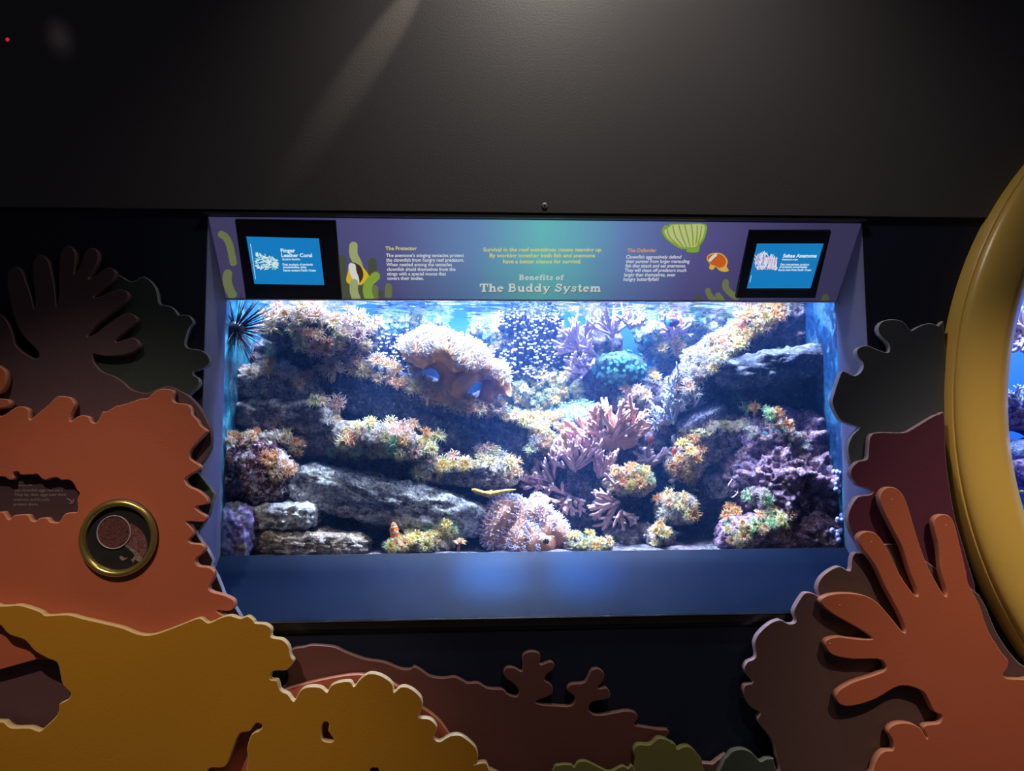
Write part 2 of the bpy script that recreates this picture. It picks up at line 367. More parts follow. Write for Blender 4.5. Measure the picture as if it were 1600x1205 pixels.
decal('printed_fish_flank', [c3([(334, 118), (362, 96), (385, 80), (460, 79), (566, 80), (570, 128), (556, 165), (520, 208), (480, 212), (440, 210), (395, 188), (355, 158)])], tm('print_cream_green', (.52, .62, .25)), .0016)
for l in ([(352, 105), (365, 150), (420, 204)], [(384, 86), (402, 150), (445, 207)], [(420, 80), (437, 140), (466, 210)], [(455, 79), (470, 140), (487, 208)], [(495, 79), (503, 140), (505, 205)], [(530, 82), (529, 140), (521, 195)], [(556, 88), (548, 145), (533, 190)]):
    ribbon('printed_stripe', c3(l), 2.0, tm('print_stripe', (.32, .34, .05)), .0022)
decal('printed_orange_fish', [c3([(587, 275), (603, 256), (640, 247), (675, 252), (700, 272), (713, 300), (705, 328), (719, 352), (690, 360), (660, 350), (640, 330), (625, 347), (602, 341), (606, 315), (592, 296)])], tm('print_fin_yellow', (.75, .45, .06)), .0010)
decal('printed_orange_body', [c3([(592, 276), (606, 261), (640, 252), (672, 257), (694, 275), (702, 300), (690, 325), (660, 335), (635, 322), (608, 312)])], po, .0016)
decal('printed_white_band', [c3([(598, 288), (620, 262), (642, 249), (648, 261), (628, 278), (609, 298)])], pw, .0022)

def place_text(me, name, x0, x1, base, cap, mt, lift, capsrc=None, parent_fix=on_sign, base1=None):
    """fit the text mesh between two points of its line and to its cap height"""
    u0, v0 = PS(x0, base, lift); u1, v1 = PS(x1, base1 if base1 else base, lift); v2 = PS(x0, base-cap, lift)[1]
    xs = [v.co.x for v in me.vertices]; ys = [v.co.y for v in me.vertices]
    a, b = min(xs), max(xs); cs = capsrc or .69
    sx = (u1-u0)/(b-a); sy = (v2-v0)/cs
    for v in me.vertices:
        k = (v.co.x-a)/(b-a)
        v.co = Vector((u0 + (v.co.x-a)*sx, v0 + (v1-v0)*k + v.co.y*sy, 0))
    me.update(); o = link(name, me, mt); on_sign(o, lift); return o
tw, ty, to = tm('text_white', (.80, .82, .86)), tm('text_yellow', (.72, .72, .20)), tm('text_orange', (.80, .36, .12))
def lines(rows, mt, cap, bold, lift=.0014, shear=0., name='text_line'):
    for t, x0, x1, base in rows: place_text(text_mesh(t, bold, shear), name, x0, x1, base, cap, mt, lift)
lines([('The Protector', 602.4, 651.3, 390.8)], ty, 5.5, .022)
lines([("The anemone's stinging tentacles protect", 603.5, 725, 401.7), ('the clownfish from hungry reef predators.', 603.5, 725, 408.9), ('When nestled among the tentacles', 603.8, 706, 416),
       ('clownfish shield themselves from the', 604.7, 711.6, 423.3), ('stings with a special mucus that', 605, 697, 430.4), ('covers their bodies.', 605.4, 662, 437.4)], tw, 5.2, .014)
lines([('Survival in the reef sometimes means teaming up.', 755, 941, 393), ('By working together both fish and anemone', 765, 929.7, 402.2), ('have a better chance for survival.', 786, 908, 411.5)], ty, 6.0, .020)
lines([('The Defender', 980, 1025.6, 394)], to, 5.6, .022)
lines([('Clownfish aggressively defend', 978, 1064, 404), ('their partner from larger marauding', 977.8, 1077, 411), ('fish that attack and eat anemones.', 976.8, 1071.5, 417.9),
       ('They will chase off predators much', 975.7, 1072, 424.9), ('larger than themselves, even', 975, 1054.5, 432), ('hungry butterflyfish!', 974, 1029, 438.9)], tw, 5.2, .014)
# slab serif headline drawn from strokes
def arcp(cx, cy, rx, ry, a0, a1, n=14): return [(cx+rx*math.cos(math.radians(a0+(a1-a0)*i/n)), cy+ry*math.sin(math.radians(a0+(a1-a0)*i/n))) for i in range(n+1)]
ST, SE = .24, .13
GL = {
 'T': (.95, [([(.475, 0), (.475, 1)], .27), ([(.02, .93), (.93, .93)], .14), ([(.08, .62), (.08, 1)], .14), ([(.87, .62), (.87, 1)], .14), ([(.22, .065), (.73, .065)], SE)]),
 'h': (.86, [([(.20, 0), (.20, 1)], ST), ([(0, .065), (.40, .065)], SE), ([(.02, .935), (.2, .935)], SE), ([(.24, .48), (.36, .60), (.52, .60), (.62, .48), (.63, .3), (.63, 0)], .21), ([(.46, .065), (.84, .065)], SE)]),
 'e': (.74, [(arcp(.36, .335, .255, .255, 0, 318), .19), ([(.14, .35), (.68, .35)], .10)]),
 'B': (.95, [([(.22, 0), (.22, 1)], ST), ([(.02, .065), (.5, .065)], SE), ([(.02, .935), (.5, .935)], SE), ([(.4, .935), (.58, .92), (.68, .83), (.68, .68), (.58, .58), (.3, .54)], .17), ([(.4, .54), (.64, .51), (.76, .40), (.76, .22), (.66, .10), (.4, .065)], .19)]),
 'u': (.88, [([(.20, .66), (.20, .26), (.28, .12), (.42, .09), (.55, .18)], .21), ([(.64, 0), (.64, .68)], ST), ([(.02, .615), (.2, .615)], SE), ([(.46, .615), (.64, .615)], SE), ([(.64, .065), (.86, .065)], SE)]),
 'd': (.88, [(arcp(.34, .335, .23, .255, 0, 360), .19), ([(.62, 0), (.62, 1)], ST), ([(.44, .935), (.62, .935)], SE), ([(.62, .065), (.85, .065)], SE)]),
 'y': (.86, [([(.16, .64), (.44, .02)], .23), ([(.72, .64), (.44, .02), (.32, -.19), (.12, -.21)], .14), ([(0, .615), (.38, .615)], SE), ([(.54, .615), (.88, .615)], SE)]),
 'S': (.84, [([(.70, .72), (.62, .87), (.42, .93), (.22, .86), (.17, .72), (.30, .59), (.54, .47), (.69, .33), (.63, .14), (.42, .07), (.2, .14), (.11, .3)], .19), ([(.72, .66), (.72, 1)], .10), ([(.09, 0), (.09, .34)], .10)]),
 's': (.64, [([(.52, .48), (.44, .60), (.30, .62), (.18, .55), (.20, .43), (.36, .35), (.52, .26), (.50, .12), (.32, .07), (.18, .11), (.10, .22)], .15), ([(.54, .44), (.54, .68)], .08), ([(.09, 0), (.09, .24)], .08)]),
 't': (.58, [([(.26, .92), (.26, .22), (.33, .10), (.44, .08), (.54, .14)], .21), ([(.03, .615), (.52, .615)], SE)]),
 'm': (1.22, [([(.20, 0), (.20, .68)], ST), ([(.02, .615), (.2, .615)], SE), ([(0, .065), (.38, .065)], SE), ([(.22, .46), (.34, .59), (.48, .59), (.59, .48), (.60, 0)], .21), ([(.44, .065), (.77, .065)], SE), ([(.62, .46), (.74, .59), (.88, .59), (.99, .48), (1.0, 0)], .21), ([(.83, .065), (1.2, .065)], SE)]),
 'n': (.86, [([(.20, 0), (.20, .68)], ST), ([(0, .065), (.40, .065)], SE), ([(.02, .615), (.2, .615)], SE), ([(.24, .46), (.36, .59), (.52, .59), (.62, .48), (.63, .3), (.63, 0)], .21), ([(.46, .065), (.84, .065)], SE)]),
 'i': (.42, [([(.21, 0), (.21, .68)], ST), ([(.02, .615), (.2, .615)], SE), ([(0, .065), (.42, .065)], SE), ([(.21, .80), (.21, 1.0)], .22)]),
 'f': (.54, [([(.56, .86), (.46, .94), (.32, .90), (.25, .78), (.24, 0)], .2), ([(.02, .615), (.48, .615)], SE), ([(.02, .065), (.46, .065)], SE)]),
 'o': (.74, [(arcp(.36, .335, .25, .255, 0, 360), .2)]),
}
def slab_mesh(txt):
    x = 0; V = []; Fc = []
    for ch in txt:
        if ch == ' ': x += .42; continue
        adv, strokes = GL[ch]
        for pts, wd in strokes:
            q = [Vector((a+x, b, 0)) for a, b in pts]
            bse = len(V)
            for i, p in enumerate(q):
                t = (q[min(i+1, len(q)-1)]-q[max(i-1, 0)]).normalized(); n = Vector((-t.y, t.x, 0))
                V += [p+n*wd/2, p-n*wd/2]
            for i in range(len(q)-1): Fc.append((bse+2*i, bse+2*i+1, bse+2*i+3, bse+2*i+2))
        x += adv + .05
    me = bpy.data.meshes.new('headline'); me.from_pydata([tuple(v) for v in V], [], Fc); me.update(); return me
place_text(slab_mesh('Benefits of'), 'headline', 811, 881, 437.6, 8.2, tm('headline_grey', (.62, .70, .66)), .0014, 1.0)
place_text(slab_mesh('The Buddy System'), 'headline_shadow', 750.4, 939.3, 456.8, 12.6, tm('headline_shade', (.06, .10, .11)), .0010, 1.0)
place_text(slab_mesh('The Buddy System'), 'headline', 749.6, 938.5, 456, 12.6, tm('headline_grey', (.62, .70, .66)), .0016, 1.0)

# ------------------------------------------------------------------ screens
def screen(label, bez, scr, rows, pic, flank):
    c = PS(*scr[3]); root = empty('display_screen', SMAT @ Vector((*c, 0))); tag(root, label, 'screen', 'screens set into the sign')
    def fit(o, lift):
        o.parent = root; o.matrix_parent_inverse = Matrix.Translation(-root.location); o.matrix_basis = SMAT @ Matrix.Translation((0, 0, lift)); return o
    H = .006
    q = [PS(*p, H*2) for p in bez]; h = [PS(*p, H) for p in scr]
    fit(link('bezel', curve_mesh('bezel', [q, h], H, .001), bezelm), H+.0002)
    sc = fit(link('glass_face', curve_mesh('glass_face', [h], .0005), emit('screen_blue', (.006, .19, .50), 1.0)), H*1.2)
    def txt(t, x0, x1, base, cap, bold, shear=0, col='screen_white'):
        o = place_text(text_mesh(t, bold, shear), 'screen_text', x0, x1, base, cap, emit('screen_white', (.75, .88, .95), 1), H*1.2+.0012)
        o.parent = root; o.matrix_parent_inverse = Matrix.Translation(-root.location)
    for r in rows: txt(*r)
    m = MB(); rnd = random.Random(len(label))
    if pic == 'finger':
        for i in range(170):
            x = rnd.uniform(402, 436); y = 408 + (x-402)*.12 + rnd.uniform(-1, 1)*(12-(x-402)*.16); a = rnd.uniform(1.8, 4.2)
            p, q_ = PS(x, y, H*1.2), PS(x+4.5*math.cos(a), y-3.5*math.sin(a), H*1.2); m.tube([(*p, rnd.uniform(0, .0005)), (*q_, .0006)], .0011, 5, rnd.randint(0, 1))
    else:
        for i in range(230):
            x = rnd.uniform(1181, 1213); top = 396+abs(x-1194)*.5; y = rnd.uniform(top, 422); a = rnd.uniform(.9, 2.2)
            p, q_ = PS(x, y, H*1.2), PS(x+4.5*math.cos(a), y-5*math.sin(a), H*1.2); m.tube([(*p, rnd.uniform(0, .0005)), (*q_, .0006)], .0009, 5, rnd.randint(0, 1))
    o = link('coral_picture', m.mesh('coral_picture'), [emit('picture_white', (.72, .80, .80), 1), emit('picture_pink' if pic != 'finger' else 'picture_teal', (.62, .42, .60) if pic != 'finger' else (.35, .62, .60), 1)]); fit(o, H*1.2+.0008)
    a, b = PS(*flank[0], H*1.2), PS(*flank[1], H*1.2); m = MB(); m.tube([(*a, 0), (*b, 0)], .0006, 4)
    fit(link('credit_line', m.mesh('credit_line'), emit('screen_white', (.75, .88, .95), 1)), H*1.2+.0006)
screen('blue screen naming Finger Leather Coral at the left end of the sign', [(367, 345), (524, 347), (534, 468), (384, 467)], [(385, 368), (498.7, 371), (507.4, 445), (397.7, 443)],
    [('Finger', 439, 461.6, 394.3, 5.6, .025), ('Leather Coral', 440, 487.8, 401.8, 5.6, .025), ('Sinularia flexibilis', 441, 469, 406.7, 3.2, .01, .2), ('Diet: products of symbiotic', 442, 489, 415, 3.4, .02), ('zooxanthellae, algae', 442, 478.7, 419.2, 3.4, .02), ('Range: western Pacific Ocean', 443, 493.6, 424.2, 3.4, .02)],
    'finger', [(391.5, 381), (399.5, 436)])
screen('blue screen naming Sebae Anemone at the right end of the sign', [(1172, 362), (1299, 362), (1274, 466), (1150, 466)], [(1182, 379), (1286.7, 379), (1266, 450), (1165.7, 450)],
    [('Sebae Anemone', 1223, 1275.5, 402.4, 5.5, .025), ('Heteractis crispa', 1221.6, 1246.6, 407, 3.0, .01), ('Diet: invertebrates, products', 1219, 1264, 414.8, 3.2, .02), ('of symbiotic zooxanthellae', 1217.7, 1261, 418.8, 3.2, .02), ('Range: Indo-West Pacific Ocean', 1216, 1267, 423.4, 3.2, .02)],
    'anemone', [(1174, 430), (1171.5, 441)])

# ------------------------------------------------------------------ painted coral cutouts on the wall
def cutout(name, label, loops, yf, th, face, edge, sub=3, bevel=.0015):
    lp = []
    for l in loops:
        q = [P(x, y, yf) for x, y in l]
        lp.append([(v.x, v.z) for v in (smooth_loop(q, sub) if sub > 1 else q)])
    ox = sum(p[0] for p in lp[0])/len(lp[0]); oz = min(p[1] for p in lp[0])
    lp = [[(a-ox, b-oz) for a, b in l] for l in lp]
    me = curve_mesh(name, lp, th/2, bevel)
    o = link(name, me, [face, edge]); o.rotation_euler = (math.pi/2, 0, 0); o.location = (ox, yf+th/2, oz)
    for p in me.polygons: p.material_index = 0 if abs(p.normal.z) > .8 else 1
    return tag(o, label, 'wall cutout', 'painted coral cutouts on the wall')
board = lambda n, c, r=.5: paint(n, c, r, .07, 5, .04, 160, .4)
orange, orange_e = board('orange_board', (.44, .105, .050)), board('orange_edge', (.62, .26, .17))
yellow, yellow_e = board('ochre_board', (.43, .19, .010)), board('ochre_edge', (.66, .48, .24))
maroon, maroon_e = board('maroon_board', (.135, .048, .040)), board('maroon_edge', (.27, .14, .12))
plum, plum_e = board('plum_board', (.090, .046, .058)), board('plum_edge', (.20, .11, .11))
wine, wine_e = board('wine_board', (.095, .019, .044)), board('wine_edge', (.40, .30, .34))  # tank light on the wine edges is put into their pale colour
dgreen, dgreen_e = board('dark_green_board', (.036, .050, .046)), board('dark_green_edge', (.22, .24, .24))
slate, slate_e = board('slate_board', (.060, .068, .086)), board('slate_edge', (.42, .42, .46))  # slate edge kept pale: raw board plus tank light in its colour
olive, olive_e = board('olive_board', (.18, .17, .045)), board('olive_edge', (.28, .27, .10))
umber, umber_e = board('umber_board', (.100, .050, .046)), board('umber_edge', (.46, .30, .30))

cutout('coral_cutout', 'dark green leafy cutout beside the left jamb', [[(243, 449), (248, 472), (254, 476), (267, 479), (275, 486), (279, 492), (293, 492), (300, 498), (302, 505), (296, 513), (291, 526), (289, 538), (295, 544), (313, 547), (324, 554), (328, 564), (324, 572), (312, 577), (302, 581), (303, 586), (310, 591), (312, 600), (306, 609), (296, 619), (270, 680), (160, 690), (110, 600), (110, 480), (150, 440), (180, 428), (205, 440), (225, 432)]],
    -.022, .018, dgreen, dgreen_e)
cutout('coral_cutout', 'dark plum finger coral cutout at the left edge above the orange board', [[(-60, 720), (-60, 480), (-20, 484), (4, 494), (14, 508), (20, 524), (23, 538), (36, 551), (50, 559), (58, 560), (61, 552), (52, 541), (38, 527), (28, 511), (21, 492), (15, 465), (11, 440), (14, 424), (24, 416), (34, 424), (40, 440), (48, 462), (53, 482), (55, 470), (52, 440), (52, 410), (62, 398), (74, 406), (80, 425), (85, 450), (88, 478), (92, 460), (92, 420), (96, 392), (108, 384), (117, 394), (117, 412), (116, 428), (124, 418), (134, 392), (148, 388), (154, 400), (148, 418), (138, 436), (150, 430), (168, 418), (180, 424), (176, 438), (160, 452), (146, 464), (160, 462), (186, 452), (200, 458), (196, 472), (176, 488), (152, 508), (136, 526), (150, 521), (172, 504), (196, 490), (212, 494), (212, 504), (198, 516), (182, 530), (182, 535), (194, 531), (208, 528), (216, 534), (218, 542), (206, 551), (184, 556), (160, 556), (146, 553), (145, 562), (150, 571), (160, 581), (176, 587), (192, 597), (206, 609), (230, 614), (250, 606), (266, 604), (281, 611), (294, 618), (310, 634), (324, 659), (330, 674), (329, 702), (314, 726), (290, 740), (230, 740), (100, 730)]],
    -.042, .018, plum, plum_e)
cutout('coral_cutout', 'small angular dark green cutout peeking out behind the orange board', [[(270, 735), (306, 737), (311, 740), (319, 750), (336, 772), (326, 806), (312, 828), (290, 836), (270, 830)]], -.024, .018, dgreen, dgreen_e, 1)
cutout('coral_cutout', 'grey plum board edge showing behind the lower right of the orange board', [[(270, 815), (300, 820), (308, 836), (326, 862), (333, 876), (330, 884), (340, 902), (350, 928), (368, 950), (378, 966), (372, 1000), (270, 1000)]], -.032, .018, umber, slate_e, 1)
HOLE = [(-70, 748), (-30, 744), (0, 745), (8, 746), (14, 750), (21, 749), (20, 740), (25, 737), (29, 738), (32, 742), (44, 742), (51, 742), (57, 741), (61, 744), (65, 748), (71, 750.5), (77, 748), (84, 746.5), (90, 747), (96, 750.5), (105, 750), (112, 753), (117, 760), (119.5, 766), (124, 771), (122, 777), (120.5, 782), (121.4, 791), (121.4, 797), (118.6, 801), (108, 801), (100.4, 804), (96.7, 809.4), (92, 816), (79.4, 816), (74, 810), (66.6, 809), (60, 811), (54.8, 815), (48.4, 813), (44.7, 806), (39, 804), (23.7, 805), (18.3, 808.5), (15, 812), (11, 810), (5.5, 801), (0, 800), (-30, 802), (-70, 798)]
cutout('coral_cutout', 'large orange coral cutout with a wavy edge left of the tank', [[(-110, 1029), (-110, 566), (-10, 570), (0, 573), (8, 580), (10, 592), (7, 603), (0, 613), (-15, 617), (-15, 622), (0, 623), (11, 624), (16, 630), (12, 636), (0, 638), (-12, 642), (-6, 649), (6, 649), (22, 638), (34, 635), (43, 639), (45, 645), (45, 654), (48, 656), (51, 653), (76, 632), (87, 621), (98, 619), (109, 621), (115, 628), (116, 634), (110, 647), (109, 658), (113, 657), (121, 651), (131, 649), (139, 652), (143, 660), (151, 660), (158, 647), (161, 643), (167, 643), (180, 635), (189, 633), (203, 629), (220, 623), (231, 622), (240, 613), (251, 608), (265, 608), (271, 612), (269, 623), (274, 629), (293, 632), (299, 640), (300, 648), (309, 657), (313, 665), (322, 672), (320, 678), (299, 702), (296, 713), (299, 719), (311, 727), (312, 733), (291, 746), (289, 752), (295, 760), (310, 767), (322, 777), (325, 785), (320, 789), (305, 792), (311, 800), (322, 807), (321, 814), (315, 816), (291, 815), (296, 822), (302, 830), (301, 837), (294, 844), (299, 849), (315, 851), (320, 857), (317, 864), (307, 872), (306, 880), (312, 885), (327, 887), (335, 895), (332, 907), (326, 918), (331, 925), (350, 930), (364, 937), (367, 945), (364, 952), (355, 955), (338, 954), (345, 960), (358, 966), (372, 985), (360, 1029), (200, 1034), (60, 1030)], HOLE],
    -.066, .02, orange, orange_e)
txtb = cutout('text_panel', 'dark plum panel with small white clownfish egg text set in the orange board', [[(-75, 730), (128, 730), (128, 822), (-75, 822)]], -.0455, .003, board('dark_plum_panel', (.060, .028, .036)), plum_e, 1, 0.0005)
txtb['category'] = 'panel'; del txtb['group']
def wall_text(t, x0, x1, base, cap, Y, parent, mt, bold=.0):
    me = text_mesh(t, bold); a, b = P(x0, base, Y), P(x1, base, Y); h = P(x0, base-cap, Y).z - a.z
    xs = [v.co.x for v in me.vertices]; lo, hi = min(xs), max(xs)
    for v in me.vertices:
        k = (v.co.x-lo)/(hi-lo); v.co = Vector((a.x+(b.x-a.x)*k, Y, a.z+(b.z-a.z)*k + v.co.y/.69*h))
    me.update(); o = link('text_line', me, mt)
    o.parent = parent; o.matrix_parent_inverse = (Matrix.Translation(parent.location) @ parent.rotation_euler.to_matrix().to_4x4()).inverted(); return o
tmut = paint('muted_text', (.30, .24, .25), .5, .1, 40, 0)
for r in (('Diamond PH', 24, 50, 760, 3), ('See clownfish eggs like ours', 22.5, 97, 768, 4.2), ('They lay their eggs near their', 22, 104, 775, 4.2), ('anemone and fiercely', 21.5, 77, 782.5, 4), ('protect them.', 21, 60, 790, 4)):
    wall_text(*r, -.0462, txtb, tmut)
m = MB(); ar = [P(x, y, -.0466) for x, y in ((104, 779), (108, 780.5), (112, 784), (114, 787))]; m.tube(ar, .0009, 5)
m.tube([P(107, 786.5, -.0466), P(114.5, 787, -.0466)], .0009, 5); m.tube([P(114.8, 780.5, -.0466), P(114.6, 787.4, -.0466)], .0009, 5)
o = m.build('arrow_mark', tmut); o.parent = txtb; o.matrix_parent_inverse = (Matrix.Translation(txtb.location) @ txtb.rotation_euler.to_matrix().to_4x4()).inverted()

cutout('coral_cutout', 'maroon cutout with two branching sprigs below the sill', [[(440, 1260), (440, 1090), (446, 1072), (450, 1060), (449, 1040), (454, 1016), (475, 1011), (489, 1008), (522, 1011), (537, 1018), (569, 1030), (600, 1035), (625, 1045), (641, 1046), (647, 1042), (659, 1048), (672, 1057), (692, 1060), (709, 1058), (720, 1062), (731, 1068), (747, 1067.5), (762, 1076), (785, 1077.5), (793, 1085), (807, 1089), (811, 1080), (804, 1070), (790, 1059), (786.6, 1050), (793, 1043), (804, 1044), (816, 1049), (815.6, 1030), (819, 1022), (830, 1018), (842, 1020.6), (844.5, 1028), (844, 1039), (860, 1034), (866, 1038), (865, 1046), (855, 1054), (851, 1063), (861, 1070), (864, 1078), (861, 1086), (838, 1096), (844, 1101), (866, 1103), (893, 1103), (898, 1089), (887, 1080), (887, 1074), (894, 1069), (913, 1067), (920, 1055), (925, 1047), (935, 1045), (944, 1052), (943, 1063), (934, 1076), (947, 1075), (953, 1082), (951, 1092), (926, 1097), (920, 1106), (923, 1114), (935, 1118), (960, 1114), (979, 1111), (993, 1114), (997, 1122), (991, 1133), (1004, 1136), (1029, 1140), (1044, 1141), (1045, 1149), (1040, 1156), (1000, 1260)]],
    -.030, .018, maroon, maroon_e)
cutout('coral_cutout', 'orange board showing in slivers between the ochre and maroon cutouts', [[(230, 1260), (230, 1110), (330, 1100), (420, 1084), (444, 1078), (470, 1070), (519, 1059), (562, 1054), (600, 1062), (640, 1084), (659, 1105), (672, 1114), (687, 1127), (697, 1140), (704, 1152), (715, 1175), (725, 1260)]], -.052, .018, orange, orange_e)
cutout('coral_cutout', 'plum board visible through the left hole of the ochre cutout', [[(-110, 1260), (-110, 1018), (140, 1018), (150, 1120), (140, 1260)]], -.044, .018, board('dusty_plum_board', (.105, .045, .052)), plum_e, 1)
cutout('coral_cutout', 'large ochre yellow cutout with scalloped edge and holes, bottom left', [[(-110, 1260), (-110, 943), (0, 947), (30, 945.5), (63, 956), (72, 962), (105, 960.5), (129, 966.5), (168, 975.5), (192, 981.5), (216, 991), (237, 992), (261, 984.5), (288, 974), (312, 965.6), (325.5, 973.4), (345, 965), (360, 962), (375, 966.5), (387, 963), (396, 969.5), (399, 974), (414, 975.5), (424, 983), (424, 996), (441, 999.5), (451, 1010), (454, 1025), (459, 1034), (447, 1047.5), (427, 1049), (422, 1062), (433, 1064), (438, 1079), (450, 1085), (459, 1096), (467, 1082), (478, 1074), (500, 1074), (511, 1082), (515.6, 1073), (528, 1066.6), (547, 1065), (553, 1073), (562, 1062), (575, 1053), (590.6, 1054), (606, 1062), (614, 1071), (615.6, 1082), (625, 1074), (637, 1074), (650, 1082), (659, 1093), (660, 1109), (654, 1121), (672, 1124), (683, 1137), (678, 1153), (687, 1159), (703, 1150), (719, 1149), (734, 1159), (745, 1171), (747, 1187), (741, 1195), (756, 1192), (764, 1202), (775, 1260)],
    [(-70, 968), (-20, 970), (0, 977), (9, 987.5), (18, 993.5), (39, 1001), (54, 1017.5), (75, 1029.5), (88.5, 1035.5), (93, 1049), (97.5, 1070), (110, 1083.5), (105, 1094), (93, 1100), (90, 1116.5), (70.5, 1136), (61.5, 1142.6), (45, 1137.5), (18, 1137.5), (6, 1128.5), (0, 1128), (-40, 1126), (-70, 1120)],
    [(409.5, 1134.5), (402, 1130), (395, 1136), (390, 1143), (376, 1146), (369, 1157), (361.5, 1178), (351, 1199), (326, 1202), (324, 1230), (378, 1230), (385, 1199), (387, 1184), (386, 1169), (393, 1148), (405, 1142)],
    [(508, 1128), (514, 1132), (513, 1143), (521, 1155), (517, 1160), (504, 1157), (502, 1146), (503, 1135)], [(578, 1203), (585, 1200), (592, 1203), (590, 1215), (580, 1215)]],
    -.088, .02, yellow, yellow_e)
cutout('coral_cutout', 'olive green bush cutout with rounded lobes at the bottom centre', [[(988, 1260), (991, 1203), (992, 1186), (989.6, 1174), (997, 1164), (1016, 1164), (1028, 1154), (1040, 1155), (1047, 1159), (1056, 1164), (1058, 1171), (1068, 1167), (1080, 1168), (1092, 1181), (1098, 1195), (1102, 1260)]], -.060, .02, olive, olive_e)
cutout('coral_cutout', 'low olive cutout poking up left of the olive bush at the bottom edge', [[(855, 1260), (864, 1204), (873, 1195.5), (892, 1195), (897, 1199), (903, 1191), (914, 1189), (926, 1194), (942, 1202), (952, 1206), (962, 1202), (973, 1197), (982, 1201), (990, 1199), (1000, 1260)]], -.074, .012, olive, olive_e)
cutout('coral_cutout', 'dark green lobed cutout at the bottom edge right of the olive bush', [[(1110, 1260), (1128, 1196), (1137, 1182), (1146, 1173), (1163, 1171), (1177, 1178), (1188, 1190), (1197, 1186), (1208, 1186), (1210, 1193), (1218, 1260)]], -.050, .018, board('mid_green_board', (.050, .062, .046)), dgreen_e)
cutout('coral_cutout', 'small umber cutout between olive bush and dark green cutout', [[(1080, 1260), (1090, 1198), (1113, 1194), (1124, 1186), (1140, 1185), (1150, 1260)]], -.030, .018, umber, umber_e)
# right side
cutout('coral_cutout', 'slate grey lobed cutout beside the yellow ring', [[(1476, 690), (1476, 516), (1466, 509), (1452, 505), (1438, 509), (1425, 516), (1421, 513.6), (1410, 502), (1393, 499), (1379, 502), (1372, 511), (1374, 522), (1387, 536), (1390, 545), (1386, 551), (1368, 545), (1356, 540), (1344, 542), (1338, 549), (1341, 559), (1348, 567), (1348, 576), (1342, 584), (1334, 587), (1322, 581), (1315, 581), (1310, 593), (1303, 615), (1300, 629), (1305, 643), (1314, 657), (1330, 664), (1343, 668), (1332, 680), (1325, 697), (1326, 714), (1331, 728), (1345, 735), (1380, 730), (1440, 710)]], -.022, .018, slate, slate_e)
cutout('coral_cutout', 'wine red cutout wedged between slate cutout and yellow ring', [[(1476, 649), (1478, 713), (1485, 768), (1494, 815), (1510, 870), (1525, 930), (1500, 960), (1360, 900), (1344, 856), (1333, 837), (1326, 821), (1325, 805), (1331, 789), (1341, 776), (1359, 773), (1363, 767), (1341, 759), (1336, 753), (1329, 742), (1331, 731), (1341, 721), (1355, 717), (1357, 700), (1364, 677), (1410, 676), (1427, 669), (1455, 652), (1467, 647)]], -.044, .018, wine, wine_e)
cutout('coral_cutout', 'dark umber scalloped cutout behind the orange hand-shaped coral', [[(1219, 1260), (1218, 1205), (1213, 1184), (1207, 1157), (1184, 1127), (1188, 1114), (1173, 1105), (1162, 1084), (1164, 1071), (1177, 1066), (1163, 1049), (1167, 1035), (1181, 1027), (1179, 1006), (1185, 991), (1202, 975), (1219, 968.5), (1233, 975), (1244, 971), (1240, 955), (1252, 933), (1260, 926), (1273, 928), (1282, 934), (1277, 921), (1281, 906), (1294, 893), (1312, 885), (1328, 892), (1331, 872), (1338, 863), (1348, 864), (1400, 850), (1480, 900), (1530, 930), (1558, 990), (1592, 1036), (1660, 1095), (1660, 1260)]], -.052, .018, umber, umber_e)
cutout('coral_cutout', 'bright orange hand-shaped finger coral cutout, bottom right', [[(1360, 1260), (1364, 1205), (1371.6, 1184), (1382, 1174), (1396, 1172), (1395, 1157), (1387, 1143), (1398, 1132), (1418, 1130), (1437, 1137), (1448, 1154), (1449, 1150), (1443, 1138), (1449, 1133), (1468, 1130), (1472, 1118), (1460, 1112), (1449, 1091), (1441, 1080), (1418, 1072), (1398, 1075), (1371, 1091), (1340, 1102), (1317, 1103), (1307, 1093), (1310, 1080), (1333, 1066), (1364, 1056), (1384, 1047), (1382, 1036), (1371, 1030), (1333, 1030), (1302, 1024), (1290, 1010), (1292, 1000), (1310, 995), (1333, 998), (1363, 999), (1353, 989), (1333, 977), (1306, 962), (1287, 948), (1283, 937), (1298, 929), (1325, 927), (1352, 931), (1371, 942), (1391, 964), (1411, 988), (1415, 983), (1406, 960), (1383, 917), (1367, 883), (1344, 852), (1342, 838), (1352, 831), (1369, 834), (1387, 859), (1406, 898), (1427, 928), (1435, 928), (1422, 894), (1410, 856), (1394, 825), (1379, 794), (1375, 775), (1383, 763), (1398, 762), (1412, 775), (1422, 802), (1437, 852), (1452, 890), (1475, 930), (1480, 925), (1471, 894), (1468, 859), (1461, 829), (1459.6, 813), (1468, 805), (1481, 805), (1491, 817), (1499, 848), (1510, 894), (1514, 914), (1530, 944), (1545, 987), (1567, 1022), (1576, 1033), (1574, 1045), (1568, 1053), (1573, 1060), (1600, 1062), (1680, 1066), (1680, 1260)]], -.078, .02, orange, orange_e)
for px, py in ((1394, 781), (1362, 847), (1478, 821), (1312, 946), (1297, 1006)):
    m = MB(); c = P(px, py, -.078); m.ball(c+Vector((0, -.0003, 0)), (.0016, .001, .0016), 8, 5)
    o = m.build('pin_head', paint('pin_steel', (.6, .42, .33), .4, .05, 9, 0)); tag(o, None)
    tgt = [x for x in bpy.data.objects if x.get('label', '').startswith('bright orange hand')][0]
    o.parent = tgt; o.matrix_parent_inverse = (Matrix.Translation(tgt.location) @ tgt.rotation_euler.to_matrix().to_4x4()).inverted()

